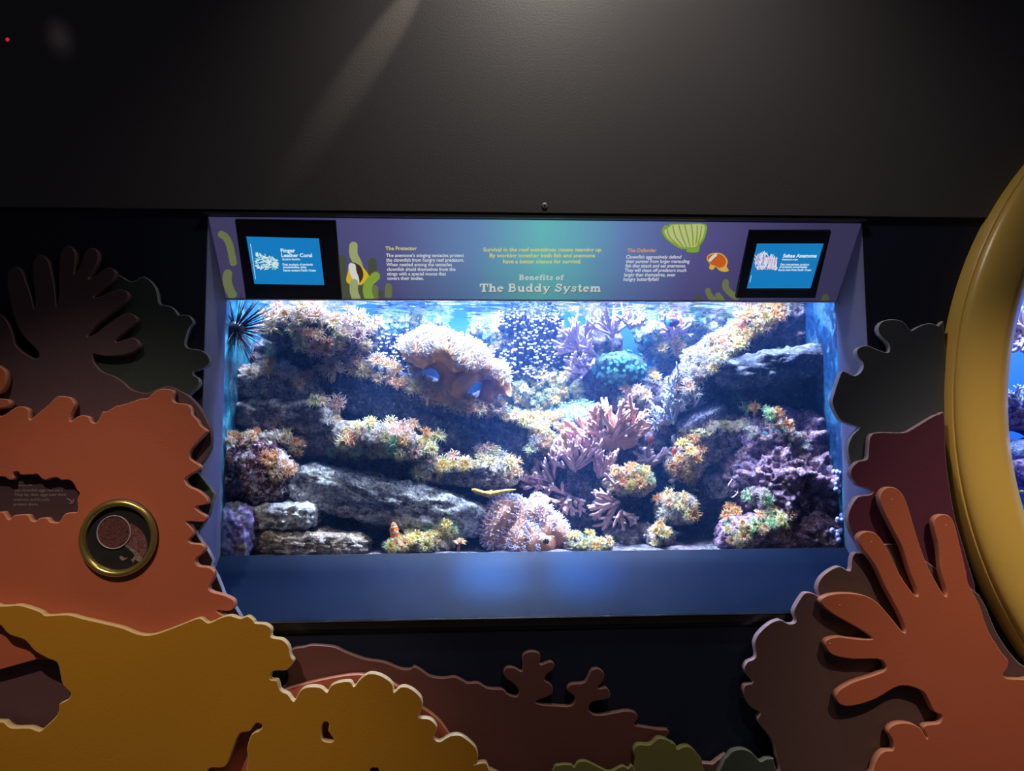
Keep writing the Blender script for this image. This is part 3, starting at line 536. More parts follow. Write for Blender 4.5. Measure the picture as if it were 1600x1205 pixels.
# ------------------------------------------------------------------ brass peephole on the orange board
def revolve(prof, c, n=64, mi=0, mb=None):
    """profile of (radius, y) turned about the y axis through c"""
    m = mb or MB(); b = len(m.v)
    for r, y in prof:
        for j in range(n):
            a = 2*math.pi*j/n; m.v.append(Vector((c.x+r*math.cos(a), c.y+y, c.z+r*math.sin(a))))
    for i in range(len(prof)-1):
        for j in range(n):
            m.f.append((b+i*n+j, b+i*n+(j+1) % n, b+(i+1)*n+(j+1) % n, b+(i+1)*n+j)); m.m.append(mi)
    return m
pc = P(186.5, 841, -.066); k = S(-.066)
peep = empty('peephole', pc); tag(peep, 'round brass rimmed peephole viewer in the orange board', 'peephole')
brass = paint('brass', (.62, .46, .14), .28, .15, 14, .05, 60, .5, .9)
revolve([(57*k, -.0005), (57*k, -.009), (55*k, -.012), (52*k, -.013), (49*k, -.011), (47*k, -.004), (46*k, .012)], pc).build('rim', brass, peep)
revolve([(58.5*k, -.0005), (58.3*k, -.004), (57*k, -.0045)], pc).build('gasket', black, peep)
m = MB(); c = pc+Vector((0, -.0008, 0)); revolve([(46.8*k, 0), (.0001, 0)], c, 48, 0, m); m.build('back_disc', paint('peephole_black', (.018, .016, .016), .35, .5, 40, 0), peep, False)
def flatpoly(name, pts, y, mt, parent, sub=2):
    q = [P(a, b, y) for a, b in pts]; q = smooth_loop(q, sub); m = MB()
    m.prism([v for v in q], [v+Vector((0, .0004, 0)) for v in q]); return m.build(name, mt, parent, False)
pk = lambda l: [(120+x/8.607, 770+y/8.607) for x, y in l]
flatpoly('egg_photo', pk([(640, 690), (700, 560), (705, 420), (760, 430), (850, 490), (900, 560), (940, 650), (945, 760), (900, 850), (850, 880), (800, 820), (720, 750)]), pc.y-.0014, rockmat('egg_picture', [(.10, .03, .035), (.16, .055, .06), (.20, .08, .08)], None, (.30, .18, .16), 90, .1), peep)
flatpoly('sand_photo', pk([(640, 700), (700, 715), (800, 790), (880, 880), (840, 930), (780, 900), (760, 940), (730, 900), (780, 850), (720, 780), (660, 730)]), pc.y-.0018, rockmat('sand_picture', [(.10, .06, .05), (.3, .2, .17), (.10, .07, .06)], None, None, 120, .1), peep)
flatpoly('star_photo', pk([(570, 860), (600, 850), (640, 880), (690, 870), (640, 905), (610, 915), (585, 890)]), pc.y-.0018, paint('star_picture', (.28, .16, .17), .5, .3, 90, 0), peep, 1)
mc = P(120+498/8.607, 770+533/8.607, pc.y-.0022)
m = revolve([(23.6*k, 0), (.0001, 0)], mc, 40); m.build('egg_closeup', rockmat('egg_closeup', [(.03, .012, .012), (.14, .04, .04), (.07, .02, .025)], None, (.36, .22, .16), 120, .1, .6), peep, False)
m = revolve([(23.4*k, -.0003), (24.4*k, -.0022), (25.4*k, -.0003)], mc, 40); m.build('closeup_ring', paint('ring_grey', (.36, .30, .29), .4, .05, 9, 0), peep)

# ------------------------------------------------------------------ big yellow ring of the round window
RI = RCX - P(1563, 690, -.01).x; rc0 = Vector((RCX, 0, RCZ))
ryel = paint('yellow_ring_paint', (.68, .43, .095), .30, .05, 6, .03, 160, .5)
ring = empty('round_window_frame', rc0); tag(ring, 'big yellow round window frame at the right edge', 'window frame')
dr = RO-RI
revolve([(RO, -.0005), (RO, -.05), (RO-.003, -.0515), (RO-.006, -.0505)], rc0, 160).build('outer_band', ryel, ring)
prof = [(RO-.006, -.050)] + [(RO-.004-dr*.5+dr*.5*math.cos(a), -.052-.030*math.sin(a)) for a in [math.pi*i/12*.62 for i in range(13)]]
prof += [(RI+.002, -.045), (RI, -.01), (RI-.002, .03)]
revolve(prof, rc0, 160).build('tube', ryel, ring)
wglass, nt, b, N, L = nodes('clear_glass')
nt.nodes.remove(b); tr = N('ShaderNodeBsdfTransparent'); tr.inputs[0].default_value = (.97, .985, 1, 1); gl = N('ShaderNodeBsdfGlossy'); gl.inputs['Roughness'].default_value = .02
lw = N('ShaderNodeLayerWeight'); lw.inputs[0].default_value = .5; pw5 = N('ShaderNodeMath'); pw5.operation = 'POWER'; pw5.inputs[1].default_value = 5; L(lw.outputs['Facing'], pw5.inputs[0])
fr = N('ShaderNodeMath'); fr.operation = 'MULTIPLY_ADD'; fr.inputs[1].default_value = .6; fr.inputs[2].default_value = .015; L(pw5.outputs[0], fr.inputs[0]); mx = N('ShaderNodeMixShader')
L(fr.outputs[0], mx.inputs[0]); L(tr.outputs[0], mx.inputs[1]); L(gl.outputs[0], mx.inputs[2]); L(mx.outputs[0], nt.nodes['Material Output'].inputs[0])
m = revolve([(RI+.01, .032), (.0001, .032)], rc0, 96); revolve([(.0001, .036), (RI+.01, .036)], rc0, 96, 0, m)
o = m.build('window_1', wglass, smooth=False); struct(o, 'round glass pane of the right hand tank')
m = MB(); m.box((-HW, G-.001, ZB), (HW, G+.003, ZT)); o = m.build('window_2', wglass, smooth=False); struct(o, 'flat front glass of the reef tank')

# ------------------------------------------------------------------ reef tank shell
tblue = paint('blue_tank_wall', (.012, .075, .25), .45, .35, 5, .05, 40, .4)
tside = rockmat('algae_tank_side', [(.004, .020, .06), (.008, .04, .11), (.025, .12, .21)], [(.06, .13, .18)], None, 9, .1, .4, .6)
m = MB(); m.box((-HW-.012, YB, ZB-.02), (HW+.012, YB+.02, 1.32)); struct(m.build('wall_back', tblue, smooth=False), 'deep blue back wall of the reef tank')
m = MB(); m.box((-HW-.02, G, ZB-.02), (-HW, YB, 1.32)); struct(m.build('wall_left', rockmat('cyan_mottled_side', [(.006, .035, .07), (.015, .10, .16), (.06, .30, .36)], [(.10, .22, .25)], None, 9, .1, .4, .6), smooth=False), 'mottled cyan left side of the reef tank')  # brighter cyan mottling than the right side wall
m = MB(); m.box((HW, G, ZB-.02), (HW+.02, YB, 1.32)); struct(m.build('wall_right', tside, smooth=False), 'blue right side of the reef tank')
m = MB(); m.box((-HW-.02, G-.01, 1.32), (HW+.02, YB+.02, 1.34)); struct(m.build('ceiling', black, smooth=False), 'lamp hood over the reef tank')
m = MB(); m.box((-HW, G+.006, ZT+.004), (HW, G+.012, 1.32)); struct(m.build('wall_hood', black, smooth=False), 'hood board behind the sign, above the tank glass')
def fbm(p, o=5):
    s = 0; a = 1; f = 1
    for i in range(o): s += a*noise.noise(p*f); a *= .55; f *= 2.03
    return s
m = MB(); nx, ny = 150, 46
for j in range(ny+1):
    for i in range(nx+1):
        x = -HW + 2*HW*i/nx; y = G+.004 + (YB-G-.004)*j/ny
        m.v.append(Vector((x, y, ZB-.012 + .010*fbm(Vector((x*9, y*9, 3))) + .05*j/ny)))
for j in range(ny):
    for i in range(nx):
        a = j*(nx+1)+i; m.f.append((a, a+1, a+nx+2, a+nx+1)); m.m.append(0)
o = m.build('floor', rockmat('tank_gravel', [(.03, .035, .055), (.08, .08, .10), (.16, .15, .17)], [(.15, .10, .17)], (.28, .28, .30), 30, .6)); struct(o, 'rubble and sand floor of the reef tank')
# water surface seen from below
m = MB(); nx, ny = 220, 70
for j in range(ny+1):
    for i in range(nx+1):
        x = -HW + 2*HW*i/nx; y = G+.013 + (YB-G-.013)*j/ny
        z = ZW + .0022*math.sin(x*31+4*noise.noise(Vector((x*6, y*9, 0)))+y*20) + .0035*noise.noise(Vector((x*9, y*34, 1))) + .0016*noise.noise(Vector((x*24, y*80, 5)))
        m.v.append(Vector((x, y, z)))
for j in range(ny):
    for i in range(nx):
        a = j*(nx+1)+i; m.f.append((a, a+1, a+nx+2, a+nx+1)); m.m.append(0)
wat, nt, b, N, L = nodes('water_surface'); nt.nodes.remove(b)
tr = N('ShaderNodeBsdfTransparent'); tr.inputs[0].default_value = (.9, .96, 1, 1); gl = N('ShaderNodeBsdfGlossy'); gl.inputs['Roughness'].default_value = .04; gl.inputs[0].default_value = (.85, .93, 1, 1)
mx = N('ShaderNodeMixShader'); lw = N('ShaderNodeLayerWeight'); lw.inputs[0].default_value = .62
L(lw.outputs['Facing'], mx.inputs[0]); L(tr.outputs[0], mx.inputs[1]); L(gl.outputs[0], mx.inputs[2]); L(mx.outputs[0], nt.nodes['Material Output'].inputs[0])
o = m.build('water_surface', wat); tag(o, 'rippled water surface mirrored along the top of the reef tank', 'water')

m = MB(); m.box((-HW+.001, G+.0035, ZB-.018), (HW-.001, YB-.001, ZW-.007))
wb, nt, b, N, L = nodes('blue_tank_water'); nt.nodes.remove(b)
vsn = N('ShaderNodeVolumeScatter'); vsn.inputs['Color'].default_value = (.12, .33, 1, 1); vsn.inputs['Density'].default_value = .23
L(vsn.outputs[0], nt.nodes['Material Output'].inputs['Volume'])
o = m.build('tank_water', wb, smooth=False); tag(o, 'clear bluish water filling the reef tank', 'water')
# ------------------------------------------------------------------ rocks
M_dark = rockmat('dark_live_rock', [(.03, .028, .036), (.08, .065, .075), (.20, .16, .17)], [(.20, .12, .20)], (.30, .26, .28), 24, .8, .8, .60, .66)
M_navy = rockmat('shadow_slab_stone', [(.045, .052, .085), (.075, .082, .12), (.14, .15, .20)], None, (.22, .24, .30), 16, .7, .8, .6, .64)  # navy of deep shade put into the stone's colour
M_grey = rockmat('pale_grey_slab_stone', [(.14, .13, .14), (.56, .56, .58), (.92, .92, .94)], [(.22, .10, .14), (.75, .75, .82)], (.03, .025, .03), 26, .9, .8, .62, .66)
M_slab = rockmat('brown_slab_stone', [(.06, .048, .045), (.18, .14, .13), (.36, .30, .28)], [(.26, .18, .22)], (.34, .30, .30), 18, .8, .8, .62, .68)
M_mar = rockmat('maroon_crust_rock', [(.06, .012, .018), (.16, .035, .045), (.26, .14, .22)], [(.42, .33, .52), (.55, .50, .60)], (.62, .58, .66), 24, .9, .7, .56, .62)
M_pur = rockmat('purple_crust_rock', [(.10, .05, .08), (.32, .17, .27), (.52, .36, .50)], [(.50, .32, .26), (.46, .40, .78)], (.58, .52, .60), 30, 1, .75, .60, .64)
M_pink = rockmat('pink_coralline', [(.44, .40, .90), (.52, .46, .95), (.66, .44, .82)], [(.34, .28, .22)], (.10, .09, .16), 14, .4, .6, .60, .72)
M_grn = rockmat('pale_green_rock', [(.05, .09, .09), (.12, .18, .14), (.22, .28, .20)], [(.22, .29, .27)], (.34, .40, .34), 30, .9, .8, .6, .62)
M_cream = rockmat('cream_crust_rock', [(.12, .09, .08), (.38, .30, .24), (.62, .52, .42)], [(.36, .24, .32), (.72, .68, .62)], (.70, .64, .60), 30, 1, .8, .6, .62)
ROCKS = []
def rock(label, px, py, wpx, hpx, Y, dep, ang=0, mt=None, p=2.4, rough=.16, fr=2.6, seed=1, tilt=0, sub=5, cat='rock', name='reef_rock', ridge=.0):
    c = P(px, py, Y); s = S(Y); rx, ry, rz = wpx*s/2, dep/2, hpx*s/2
    bm = bmesh.new(); bmesh.ops.create_icosphere(bm, subdivisions=sub, radius=1)
    rot = Matrix.Rotation(math.radians(ang), 3, 'Y') @ Matrix.Rotation(math.radians(tilt), 3, 'X')
    off = Vector((seed*3.7, seed*1.3, seed*7.1)); mean = (rx*ry*rz)**(1/3)
    for v in bm.verts:
        d = v.co.normalized(); n = (abs(d.x)**p+abs(d.y)**p+abs(d.z)**p)**(1/p); q = d/n
        q = Vector((q.x*rx, q.y*ry, q.z*rz))
        u = q/mean
        h = fbm(u*fr*.5+off, 6)*rough + ridge*abs(noise.noise(u*fr*2.1+off))
        h += .13*noise.noise(u*fr*1.7+off) + .085*abs(noise.noise(u*fr*3.6+off)) + .06*noise.noise(u*fr*7.3+off) + .03*noise.noise(u*fr*15+off)
        v.co = rot @ (q + Vector((d.x, d.y, d.z))*h*mean)
    me = bpy.data.meshes.new(name); bm.to_mesh(me); bm.free()
    me.polygons.foreach_set('use_smooth', [True]*len(me.polygons)); me.update()
    o = link(name, me, mt or M_dark); o.location = c; tag(o, label, cat, 'live rocks in the reef tank'); ROCKS.append(o); return o
# left
rock('dark rocky outcrop crowned with pale polyps, top left of the reef', 500, 524, 165, 66, .34, .20, 8, M_dark, ridge=.16, seed=1)
rock('shadowed dark boulder under the top left outcrop', 450, 568, 150, 70, .47, .18, 0, M_dark, ridge=.16, seed=2)
rock('rubbly cream and brown rock ledge near the left tank side', 432, 605, 125, 62, .33, .16, 12, M_cream, seed=3, rough=.22, ridge=.12)
rock('brown layered slab below the rubbly left ledge', 452, 652, 150, 50, .31, .15, 4, M_slab, 4, .10, seed=4)
rock('lower brown layered slab resting above the maroon boulder', 465, 692, 130, 38, .32, .14, 3, M_slab, 4, .10, seed=5)
rock('maroon and lilac crusted boulder against the left glass', 398, 735, 112, 98, .245, .13, 14, M_mar, 2.6, .2, seed=6, ridge=.1)
rock('small pale mottled slab with a maroon end, lower left', 447, 806, 100, 40, .235, .12, -3, M_grey, 3.5, .12, seed=7)
rock('long mottled slab lying on the floor, bottom left', 486, 848, 178, 36, .235, .12, 3, M_cream, 3.5, .12, seed=8)
rock('lilac coralline plate with brown spots in the bottom left corner', 368, 830, 58, 84, .195, .06, 4, M_pink, 3.5, .06, seed=9)
rock('long pale grey slab sloping down to the right, lower left', 603, 782, 300, 66, .29, .15, 13, M_grey, 4, .085, 3.4, seed=10)
rock('ledge of brown rock carrying green polyps, left of centre', 598, 690, 175, 44, .31, .15, 12, M_cream, 3, .14, seed=11)
rock('dark wedge of rock between the polyp ledge and grey slab', 600, 733, 190, 46, .37, .16, 12, M_dark, 3, .12, seed=12)
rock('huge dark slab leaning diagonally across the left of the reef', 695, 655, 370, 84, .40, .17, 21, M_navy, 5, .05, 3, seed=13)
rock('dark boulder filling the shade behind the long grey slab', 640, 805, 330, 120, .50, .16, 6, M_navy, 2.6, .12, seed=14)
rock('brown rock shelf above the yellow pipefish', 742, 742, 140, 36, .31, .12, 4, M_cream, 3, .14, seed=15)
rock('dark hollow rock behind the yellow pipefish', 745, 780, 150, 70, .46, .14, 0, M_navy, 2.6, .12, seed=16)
# centre
rock('pale green lumpy mound in the centre of the reef', 858, 625, 135, 82, .50, .16, 0, M_grn, 2.4, .22, seed=17, ridge=.1)
rock('cream crusted mound under the orange tufts, centre', 860, 695, 95, 92, .44, .16, 0, M_dark, 2.4, .2, seed=18)
rock('dark pillar rock behind the white tipped stalk coral', 830, 540, 95, 120, .54, .10, 0, M_navy, 3, .14, seed=19)
rock('pale green back rock near the surface, left of the stalk coral', 645, 518, 112, 62, .56, .09, 0, M_grn, 2.8, .2, seed=20, ridge=.1)
rock('small pale green back rock just left of the stalk coral', 765, 527, 72, 60, .57, .08, 0, M_grn, 2.8, .2, seed=21, ridge=.1)
rock('dark rock column under the lilac finger coral', 925, 575, 105, 130, .51, .14, 0, M_dark, 2.6, .16, seed=22)
rock('broad dark rock under the pink branching coral, centre bottom', 905, 770, 190, 120, .42, .18, 0, M_dark, 2.6, .14, seed=23)
rock('dark rock under the rose finger coral', 960, 700, 150, 70, .44, .16, 0, M_dark, 2.6, .14, seed=24)
rock('shaded rock between the turquoise coral and the rose coral', 1005, 628, 110, 60, .47, .14, 0, M_dark, 2.6, .16, seed=25)
# right
rock('pale teal lumpy back rock near the surface, right of centre', 1075, 515, 170, 84, .55, .10, -6, M_grn, 2.6, .22, seed=26, ridge=.12)
rock('long rock ridge crowned with cream polyps running up to the right', 1125, 565, 270, 70, .40, .18, -40, M_dark, 2.8, .14, seed=27)
rock('dark purple boulder in the upper right corner of the reef', 1232, 515, 118, 92, .43, .18, 0, M_dark, 2.5, .16, seed=28)
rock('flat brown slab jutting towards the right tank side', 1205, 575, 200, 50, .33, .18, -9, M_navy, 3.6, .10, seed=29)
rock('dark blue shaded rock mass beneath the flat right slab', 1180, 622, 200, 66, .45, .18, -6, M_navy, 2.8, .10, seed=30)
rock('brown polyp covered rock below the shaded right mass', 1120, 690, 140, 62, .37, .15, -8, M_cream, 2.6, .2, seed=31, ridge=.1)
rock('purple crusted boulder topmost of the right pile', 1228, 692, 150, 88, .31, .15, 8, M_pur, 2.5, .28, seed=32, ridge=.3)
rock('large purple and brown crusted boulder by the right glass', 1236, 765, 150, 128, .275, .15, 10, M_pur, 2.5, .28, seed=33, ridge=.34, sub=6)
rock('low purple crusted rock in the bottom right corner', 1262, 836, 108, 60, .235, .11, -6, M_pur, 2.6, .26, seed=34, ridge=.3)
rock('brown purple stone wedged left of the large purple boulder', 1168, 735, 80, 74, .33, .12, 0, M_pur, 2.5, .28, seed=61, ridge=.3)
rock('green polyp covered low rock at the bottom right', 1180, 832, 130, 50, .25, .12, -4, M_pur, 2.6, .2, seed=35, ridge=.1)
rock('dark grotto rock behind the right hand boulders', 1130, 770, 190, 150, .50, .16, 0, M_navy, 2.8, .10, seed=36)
rock('yellow polyp covered knob right of the rose coral', 1068, 722, 62, 54, .33, .1, 0, M_cream, 2.5, .2, seed=37)
rock('cream polyp covered knob low on the right of centre', 1055, 795, 62, 48, .31, .1, 0, M_cream, 2.5, .2, seed=38)
rock('orange polyp covered knob beside the pink branching coral', 982, 752, 80, 44, .33, .1, 0, M_cream, 2.5, .2, seed=39)
rock('small stump rock with a polyp near the bottom, right of centre', 1030, 838, 44, 34, .27, .08, 0, M_cream, 2.5, .2, seed=40)
rock('grey weathered arch rock inside the right grotto', 1135, 752, 70, 50, .37, .1, -10, M_grey, 2.5, .2, seed=41)
rock('sandy polyp covered rock on the floor left of the big leather coral', 655, 853, 110, 34, .25, .1, -4, M_cream, 2.8, .16, seed=42)
rock('low pale rock on the floor right of the big leather coral', 915, 855, 80, 26, .25, .1, 0, M_cream, 2.8, .16, seed=43)
rock('rough blue grey floor rock right of the leather coral', 990, 838, 90, 40, .33, .1, 0, M_slab, 2.8, .16, seed=44)
rock('small brown rock in the gap below the grey slab', 600, 815, 55, 26, .36, .07, -8, M_cream, 2.8, .2, seed=45)

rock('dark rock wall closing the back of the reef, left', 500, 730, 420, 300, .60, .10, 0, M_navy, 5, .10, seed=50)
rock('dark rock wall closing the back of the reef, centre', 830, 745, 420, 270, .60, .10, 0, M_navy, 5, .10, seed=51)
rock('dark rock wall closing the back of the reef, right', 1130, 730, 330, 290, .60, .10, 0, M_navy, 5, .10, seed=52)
rock('dark boulder wedged behind the layered slabs on the left', 530, 640, 110, 120, .50, .12, 0, M_dark, ridge=.16, seed=53)
rock('dark boulder behind the right end of the diagonal slab', 800, 720, 110, 80, .50, .12, 0, M_dark, ridge=.16, seed=54)
rock('dark stone wedged between maroon boulder and grey slab', 480, 765, 80, 70, .33, .1, 0, M_dark, ridge=.16, seed=55)
rock('dark boulder between the yellow knob and the right grotto', 1085, 765, 80, 90, .42, .1, 0, M_dark, ridge=.16, seed=56)
rock('dark boulder under the lower end of the right ridge', 1030, 650, 90, 90, .45, .12, 0, M_dark, ridge=.16, seed=57)
bpy.context.view_layer.update()
def bvh_of(objs):
    V, F = [], []
    for o in objs:
        b = len(V); mw = o.matrix_world
        V += [mw @ v.co for v in o.data.vertices]; F += [tuple(b+i for i in p.vertices) for p in o.data.polygons]
    return BVHTree.FromPolygons(V, F)
BV = bvh_of(ROCKS + [bpy.data.objects['floor'], bpy.data.objects['wall_left'], bpy.data.objects['wall_right'], bpy.data.objects['wall_back']])
def hit(px, py):
    d = ray(px, py).normalized(); t0 = (G+.02+D)/d.y
    h = BV.ray_cast(CAM + d*t0, d)
    return (h[0], h[1]) if h[0] is not None else (P(px, py, .5), Vector((0, -1, 0)))
def down(p):
    """the rock below a point"""
    h = BV.ray_cast(p, Vector((0, 0, -1))); return h[0] if h[0] is not None else None

# ------------------------------------------------------------------ polyps
def polyp_mesh(seed, n=60, long=1.0, up=.25):
    rnd = random.Random(seed); m = MB()
    m.ball((0, 0, .98), (.36, .36, .10), 10, 5, 1)
    for i in range(n):
        ring = i % 3; a = 2*math.pi*i/n + rnd.uniform(-.1, .1); r0 = (.34, .28, .2)[ring]; L_ = long*(.68, .66, .6)[ring]*rnd.uniform(.65, 1.2)
        el = (up-.25, up+.25, up+.75)[ring] + rnd.uniform(-.3, .35); dx, dy = math.cos(a), math.sin(a); pts = []
        for k in range(4):
            t = k/3; rr = r0 + L_*t*math.cos(el) ; z = 1 + L_*t*math.sin(el) + .10*math.sin(t*3)*L_ - .12*t*t*(ring == 0)
            b = .3*math.sin(t*2.5+i*1.7); pts.append((rr*dx - b*dy*t, rr*dy + b*dx*t, z))
        m.tube(pts, [.030, .028, .024, .016], 4, 0)
    return m
def stalk_mesh(seed):
    rnd = random.Random(seed); m = MB(); bx, by = rnd.uniform(-.2, .2), rnd.uniform(-.2, .2)
    m.tube([(bx, by, -.6), (bx*.8, by*.8, 0), (bx*.3, by*.3, .5), (0, 0, .85), (0, 0, .98)], [.24, .20, .17, .24, .34], 8); return m
ST_ = {  # inner, outer, stalk
 'cream': ((.50, .24, .05), (.92, .68, .40), (.50, .38, .12)), 'orange': ((.50, .18, .02), (.92, .50, .20), (.60, .30, .12)),
 'pink': ((.48, .24, .14), (.92, .66, .52), (.52, .38, .22)), 'green': ((.45, .28, .04), (.86, .80, .46), (.34, .52, .08)),
 'yellow': ((.58, .30, .01), (.90, .70, .26), (.50, .42, .06)), 'white': ((.50, .40, .30), (.74, .70, .66), (.48, .44, .30)),
 'teal': ((.06, .28, .26), (.22, .54, .48), (.08, .22, .20)), 'sage': ((.30, .30, .10), (.50, .54, .30), (.22, .27, .12)),
 'aqua': ((.02, .22, .25), (.24, .82, .80), (.03, .14, .17)), 'lime': ((.16, .60, .20), (.62, .85, .52), (.10, .66, .22)), 'coral': ((.55, .18, .06), (.95, .48, .26), (.5, .2, .10))}
PM = {}
def polyp_kind(style, var):
    if (style, var) not in PM:
        i, o_, s_ = ST_[style]; o_ = tuple(c*.80 for c in o_); short = style in ('teal', 'sage', 'aqua')
        a = polyp_mesh(var*7+len(style), 36 if short else 66, .62 if short else 1.0, .35 if short else .28).mesh('polyp'); b = stalk_mesh(var).mesh('stalk')
        mt = _M.get('tent_'+style) or radial('tent_'+style, tuple(a*.6+b*.4 for a, b in zip(i, o_)), o_, .2, .62); md = _M.get('disc_'+style) or radial('disc_'+style, tuple(c*.8 for c in i), i, 0, .35)
        ms = _M.get('stalk_'+style) or radial('stalk_'+style, s_, s_, 0, 1)
        for x in (mt, md): a.materials.append(x)
        b.materials.append(ms); PM[style, var] = (a, b)
    return PM[style, var]
RN = random.Random(5)
def polyp(root, p, axis, R, style, stalk=1.0):
    a, b = polyp_kind(style, RN.randint(0, 2))
    o = bpy.data.objects.new('polyp', a); COL.objects.link(o); o.parent = root
    q = axis.to_track_quat('Z', 'Y').to_matrix().to_4x4() @ Matrix.Rotation(RN.uniform(0, 6.28), 4, 'Z')
    o.matrix_basis = Matrix.Translation(p-root.location) @ q @ Matrix.Diagonal((R, R, R*stalk, 1))
    s = bpy.data.objects.new('stalk', b); COL.objects.link(s); s.parent = o; return o
def colony(label, path, hw, n, size, styles, stalk=1.0, jitter=.35, face=.45, cat='polyp colony', minsep=.48):
    """polyps grown on the rock surface along a path"""
    n = int(n*1.25) if n > 9 else n
    segs = [(path[i], path[i+1]) for i in range(len(path)-1)] or [(path[0], path[0])]
    ln = [math.hypot(b[0]-a[0], b[1]-a[1])+.01 for a, b in segs]; got = []; tries = 0
    while len(got) < n and tries < n*12:
        tries += 1
        t = RN.uniform(0, sum(ln)); k = 0
        while t > ln[k] and k < len(ln)-1: t -= ln[k]; k += 1
        (ax, ay), (bx, by) = segs[k]; t /= ln[k]; h = hw if not hasattr(hw, '__len__') else hw[0]; h2 = h if not hasattr(hw, '__len__') else hw[1]
        r = math.sqrt(RN.random()); q = RN.uniform(0, 6.283)
        x, y = ax+(bx-ax)*t+h*r*math.cos(q), ay+(by-ay)*t+h2*r*math.sin(q)
        if any(math.hypot(x-g[0], y-g[1]) < size*minsep for g in got): continue
        got.append((x, y))
    pts = []
    for x, y in got:
        p, nr = hit(x, y)
        if p.y > G+.022: pts.append((p, nr))
    if not pts: return
    # keep the colony on one rock: drop samples that fell far behind the median
    md = sorted(p.y for p, _ in pts)[len(pts)//2]; pts = [q for q in pts if q[0].y < md+.09] or pts
    c = sum((p for p, _ in pts), Vector())/len(pts); root = empty('polyp_colony', c); tag(root, label, cat, 'polyp colonies on the reef')
    for p, nr in pts:
        R = size*S(p.y)*.62*RN.uniform(.75, 1.25)
        ax = (nr*.6 + Vector((0, 0, .45)) + Vector((0, -face, 0)) + Vector((RN.uniform(-1, 1), RN.uniform(-1, 1), RN.uniform(-1, 1)))*jitter).normalized()
        polyp(root, p - ax*R*.15, ax, R, RN.choice(styles), stalk)
    return root
CP = ['cream', 'pink', 'pink', 'white', 'cream']; YC = ['yellow', 'cream', 'cream', 'white', 'yellow', 'orange']; GC = ['green', 'green', 'cream', 'white', 'yellow', 'pink']
colony('pinkish cream feathery polyps crowding the top left outcrop', [(415, 512), (438, 492), (480, 490), (520, 499), (556, 505), (580, 525)], 17, 75, 25, CP)
colony('orange polyps hanging on the underside of the top left outcrop', [(462, 512), (478, 534), (492, 543), (520, 530), (548, 520)], 10, 26, 22, ['orange', 'pink', 'cream', 'green'])
colony('pale polyps on the stub below the top left outcrop', [(415, 540), (428, 548), (424, 556)], 6, 8, 14, ['pink', 'white', 'green'])
colony('cream and orange polyps on the rubbly left ledge', [(400, 580), (440, 585), (480, 598), (500, 592)], 12, 16, 16, ['cream', 'orange', 'pink', 'white'])
colony('three large tan polyps reaching out from the rubbly left ledge', [(505, 600), (524, 592)], 5, 4, 27, ['orange', 'cream'], 1.6)
colony('cream polyps under the rubbly left ledge', [(492, 630), (515, 632), (530, 634)], 9, 13, 23, CP+['green'])
colony('yellow cream polyps along the upper edge of the dark diagonal slab', [(515, 558), (540, 568), (580, 582), (625, 590), (655, 604)], 14, 54, 22, YC)
colony('yellow flower polyps hanging from the edge of the dark diagonal slab', [(615, 600), (650, 606), (690, 626), (730, 640), (780, 640)], 10, 34, 20, YC+['white'])
colony('cream button polyps at the lower right end of the diagonal slab', [(785, 640), (812, 652), (836, 676), (862, 702)], 12, 34, 18, YC+['sage'])
colony('yellow tube polyps at the left end of the green polyp ledge', [(520, 660), (530, 676), (540, 685)], 8, 12, 18, ['yellow', 'lime', 'white'])
colony('cream polyps with green stalks on the ledge left of centre', [(545, 694), (570, 684), (610, 680), (645, 688), (672, 702)], 13, 60, 21, GC+['pink', 'orange'], 1.3)
colony('green stalked polyps dangling below the ledge left of centre', [(520, 706), (545, 712), (600, 706), (650, 716), (664, 735), (655, 750)], 8, 26, 16, ['green', 'lime', 'green', 'cream'], 1.6)
colony('green and cream polyps on the shelf above the yellow pipefish', [(655, 742), (690, 730), (735, 722), (775, 722), (798, 738)], 13, 60, 20, GC, 1.2)
colony('small pale polyps on top of the maroon boulder', [(356, 694), (395, 686), (430, 688), (462, 696), (470, 706)], 7, 22, 13, ['green', 'cream', 'orange', 'white'], 1.7)
colony('fuzzy brown polyps on the flank of the maroon boulder', [(425, 725), (445, 735)], 12, 10, 20, ['pink', 'orange'])
colony('sage button polyps carpeting the green mound in the centre', [(815, 610), (850, 600), (885, 605), (895, 635), (850, 640), (825, 650)], 20, 95, 14, ['sage', 'yellow', 'sage', 'green'])
colony('cream polyps below the green mound in the centre', [(838, 660), (866, 680), (880, 700)], 14, 26, 18, ['yellow', 'cream', 'sage'])
colony('salmon orange tuft of polyps left of the pale teal brain coral', [(850, 656), (870, 662), (885, 672)], 6, 16, 13, ['coral', 'coral', 'orange'])
colony('single pale flower polyps hanging in the shade below the orange tuft', [(826, 712), (845, 690), (868, 712)], 4, 6, 22, ['sage', 'white'])
colony('sage polyps on the back rock by the surface, left', [(605, 510), (640, 500), (680, 512), (690, 530)], 16, 60, 12, ['sage', 'sage', 'teal'])
colony('sage polyps on the small back rock left of the stalk coral', [(745, 515), (775, 520), (785, 540)], 12, 26, 11, ['sage', 'yellow', 'teal'])
colony('teal sage polyps on the back rock by the surface, right', [(1015, 530), (1050, 505), (1090, 495), (1140, 500), (1120, 530)], 18, 85, 13, ['sage', 'teal', 'sage', 'white'])
colony('cream feathery polyps along the upper right ridge', [(1215, 486), (1180, 508), (1150, 528), (1120, 548)], 15, 80, 21, ['cream', 'orange', 'orange', 'cream', 'yellow'])
colony('white cream feathery polyps on the lower half of the right ridge', [(1120, 550), (1095, 575), (1075, 600), (1060, 628)], 18, 90, 20, ['white', 'white', 'cream', 'pink'])
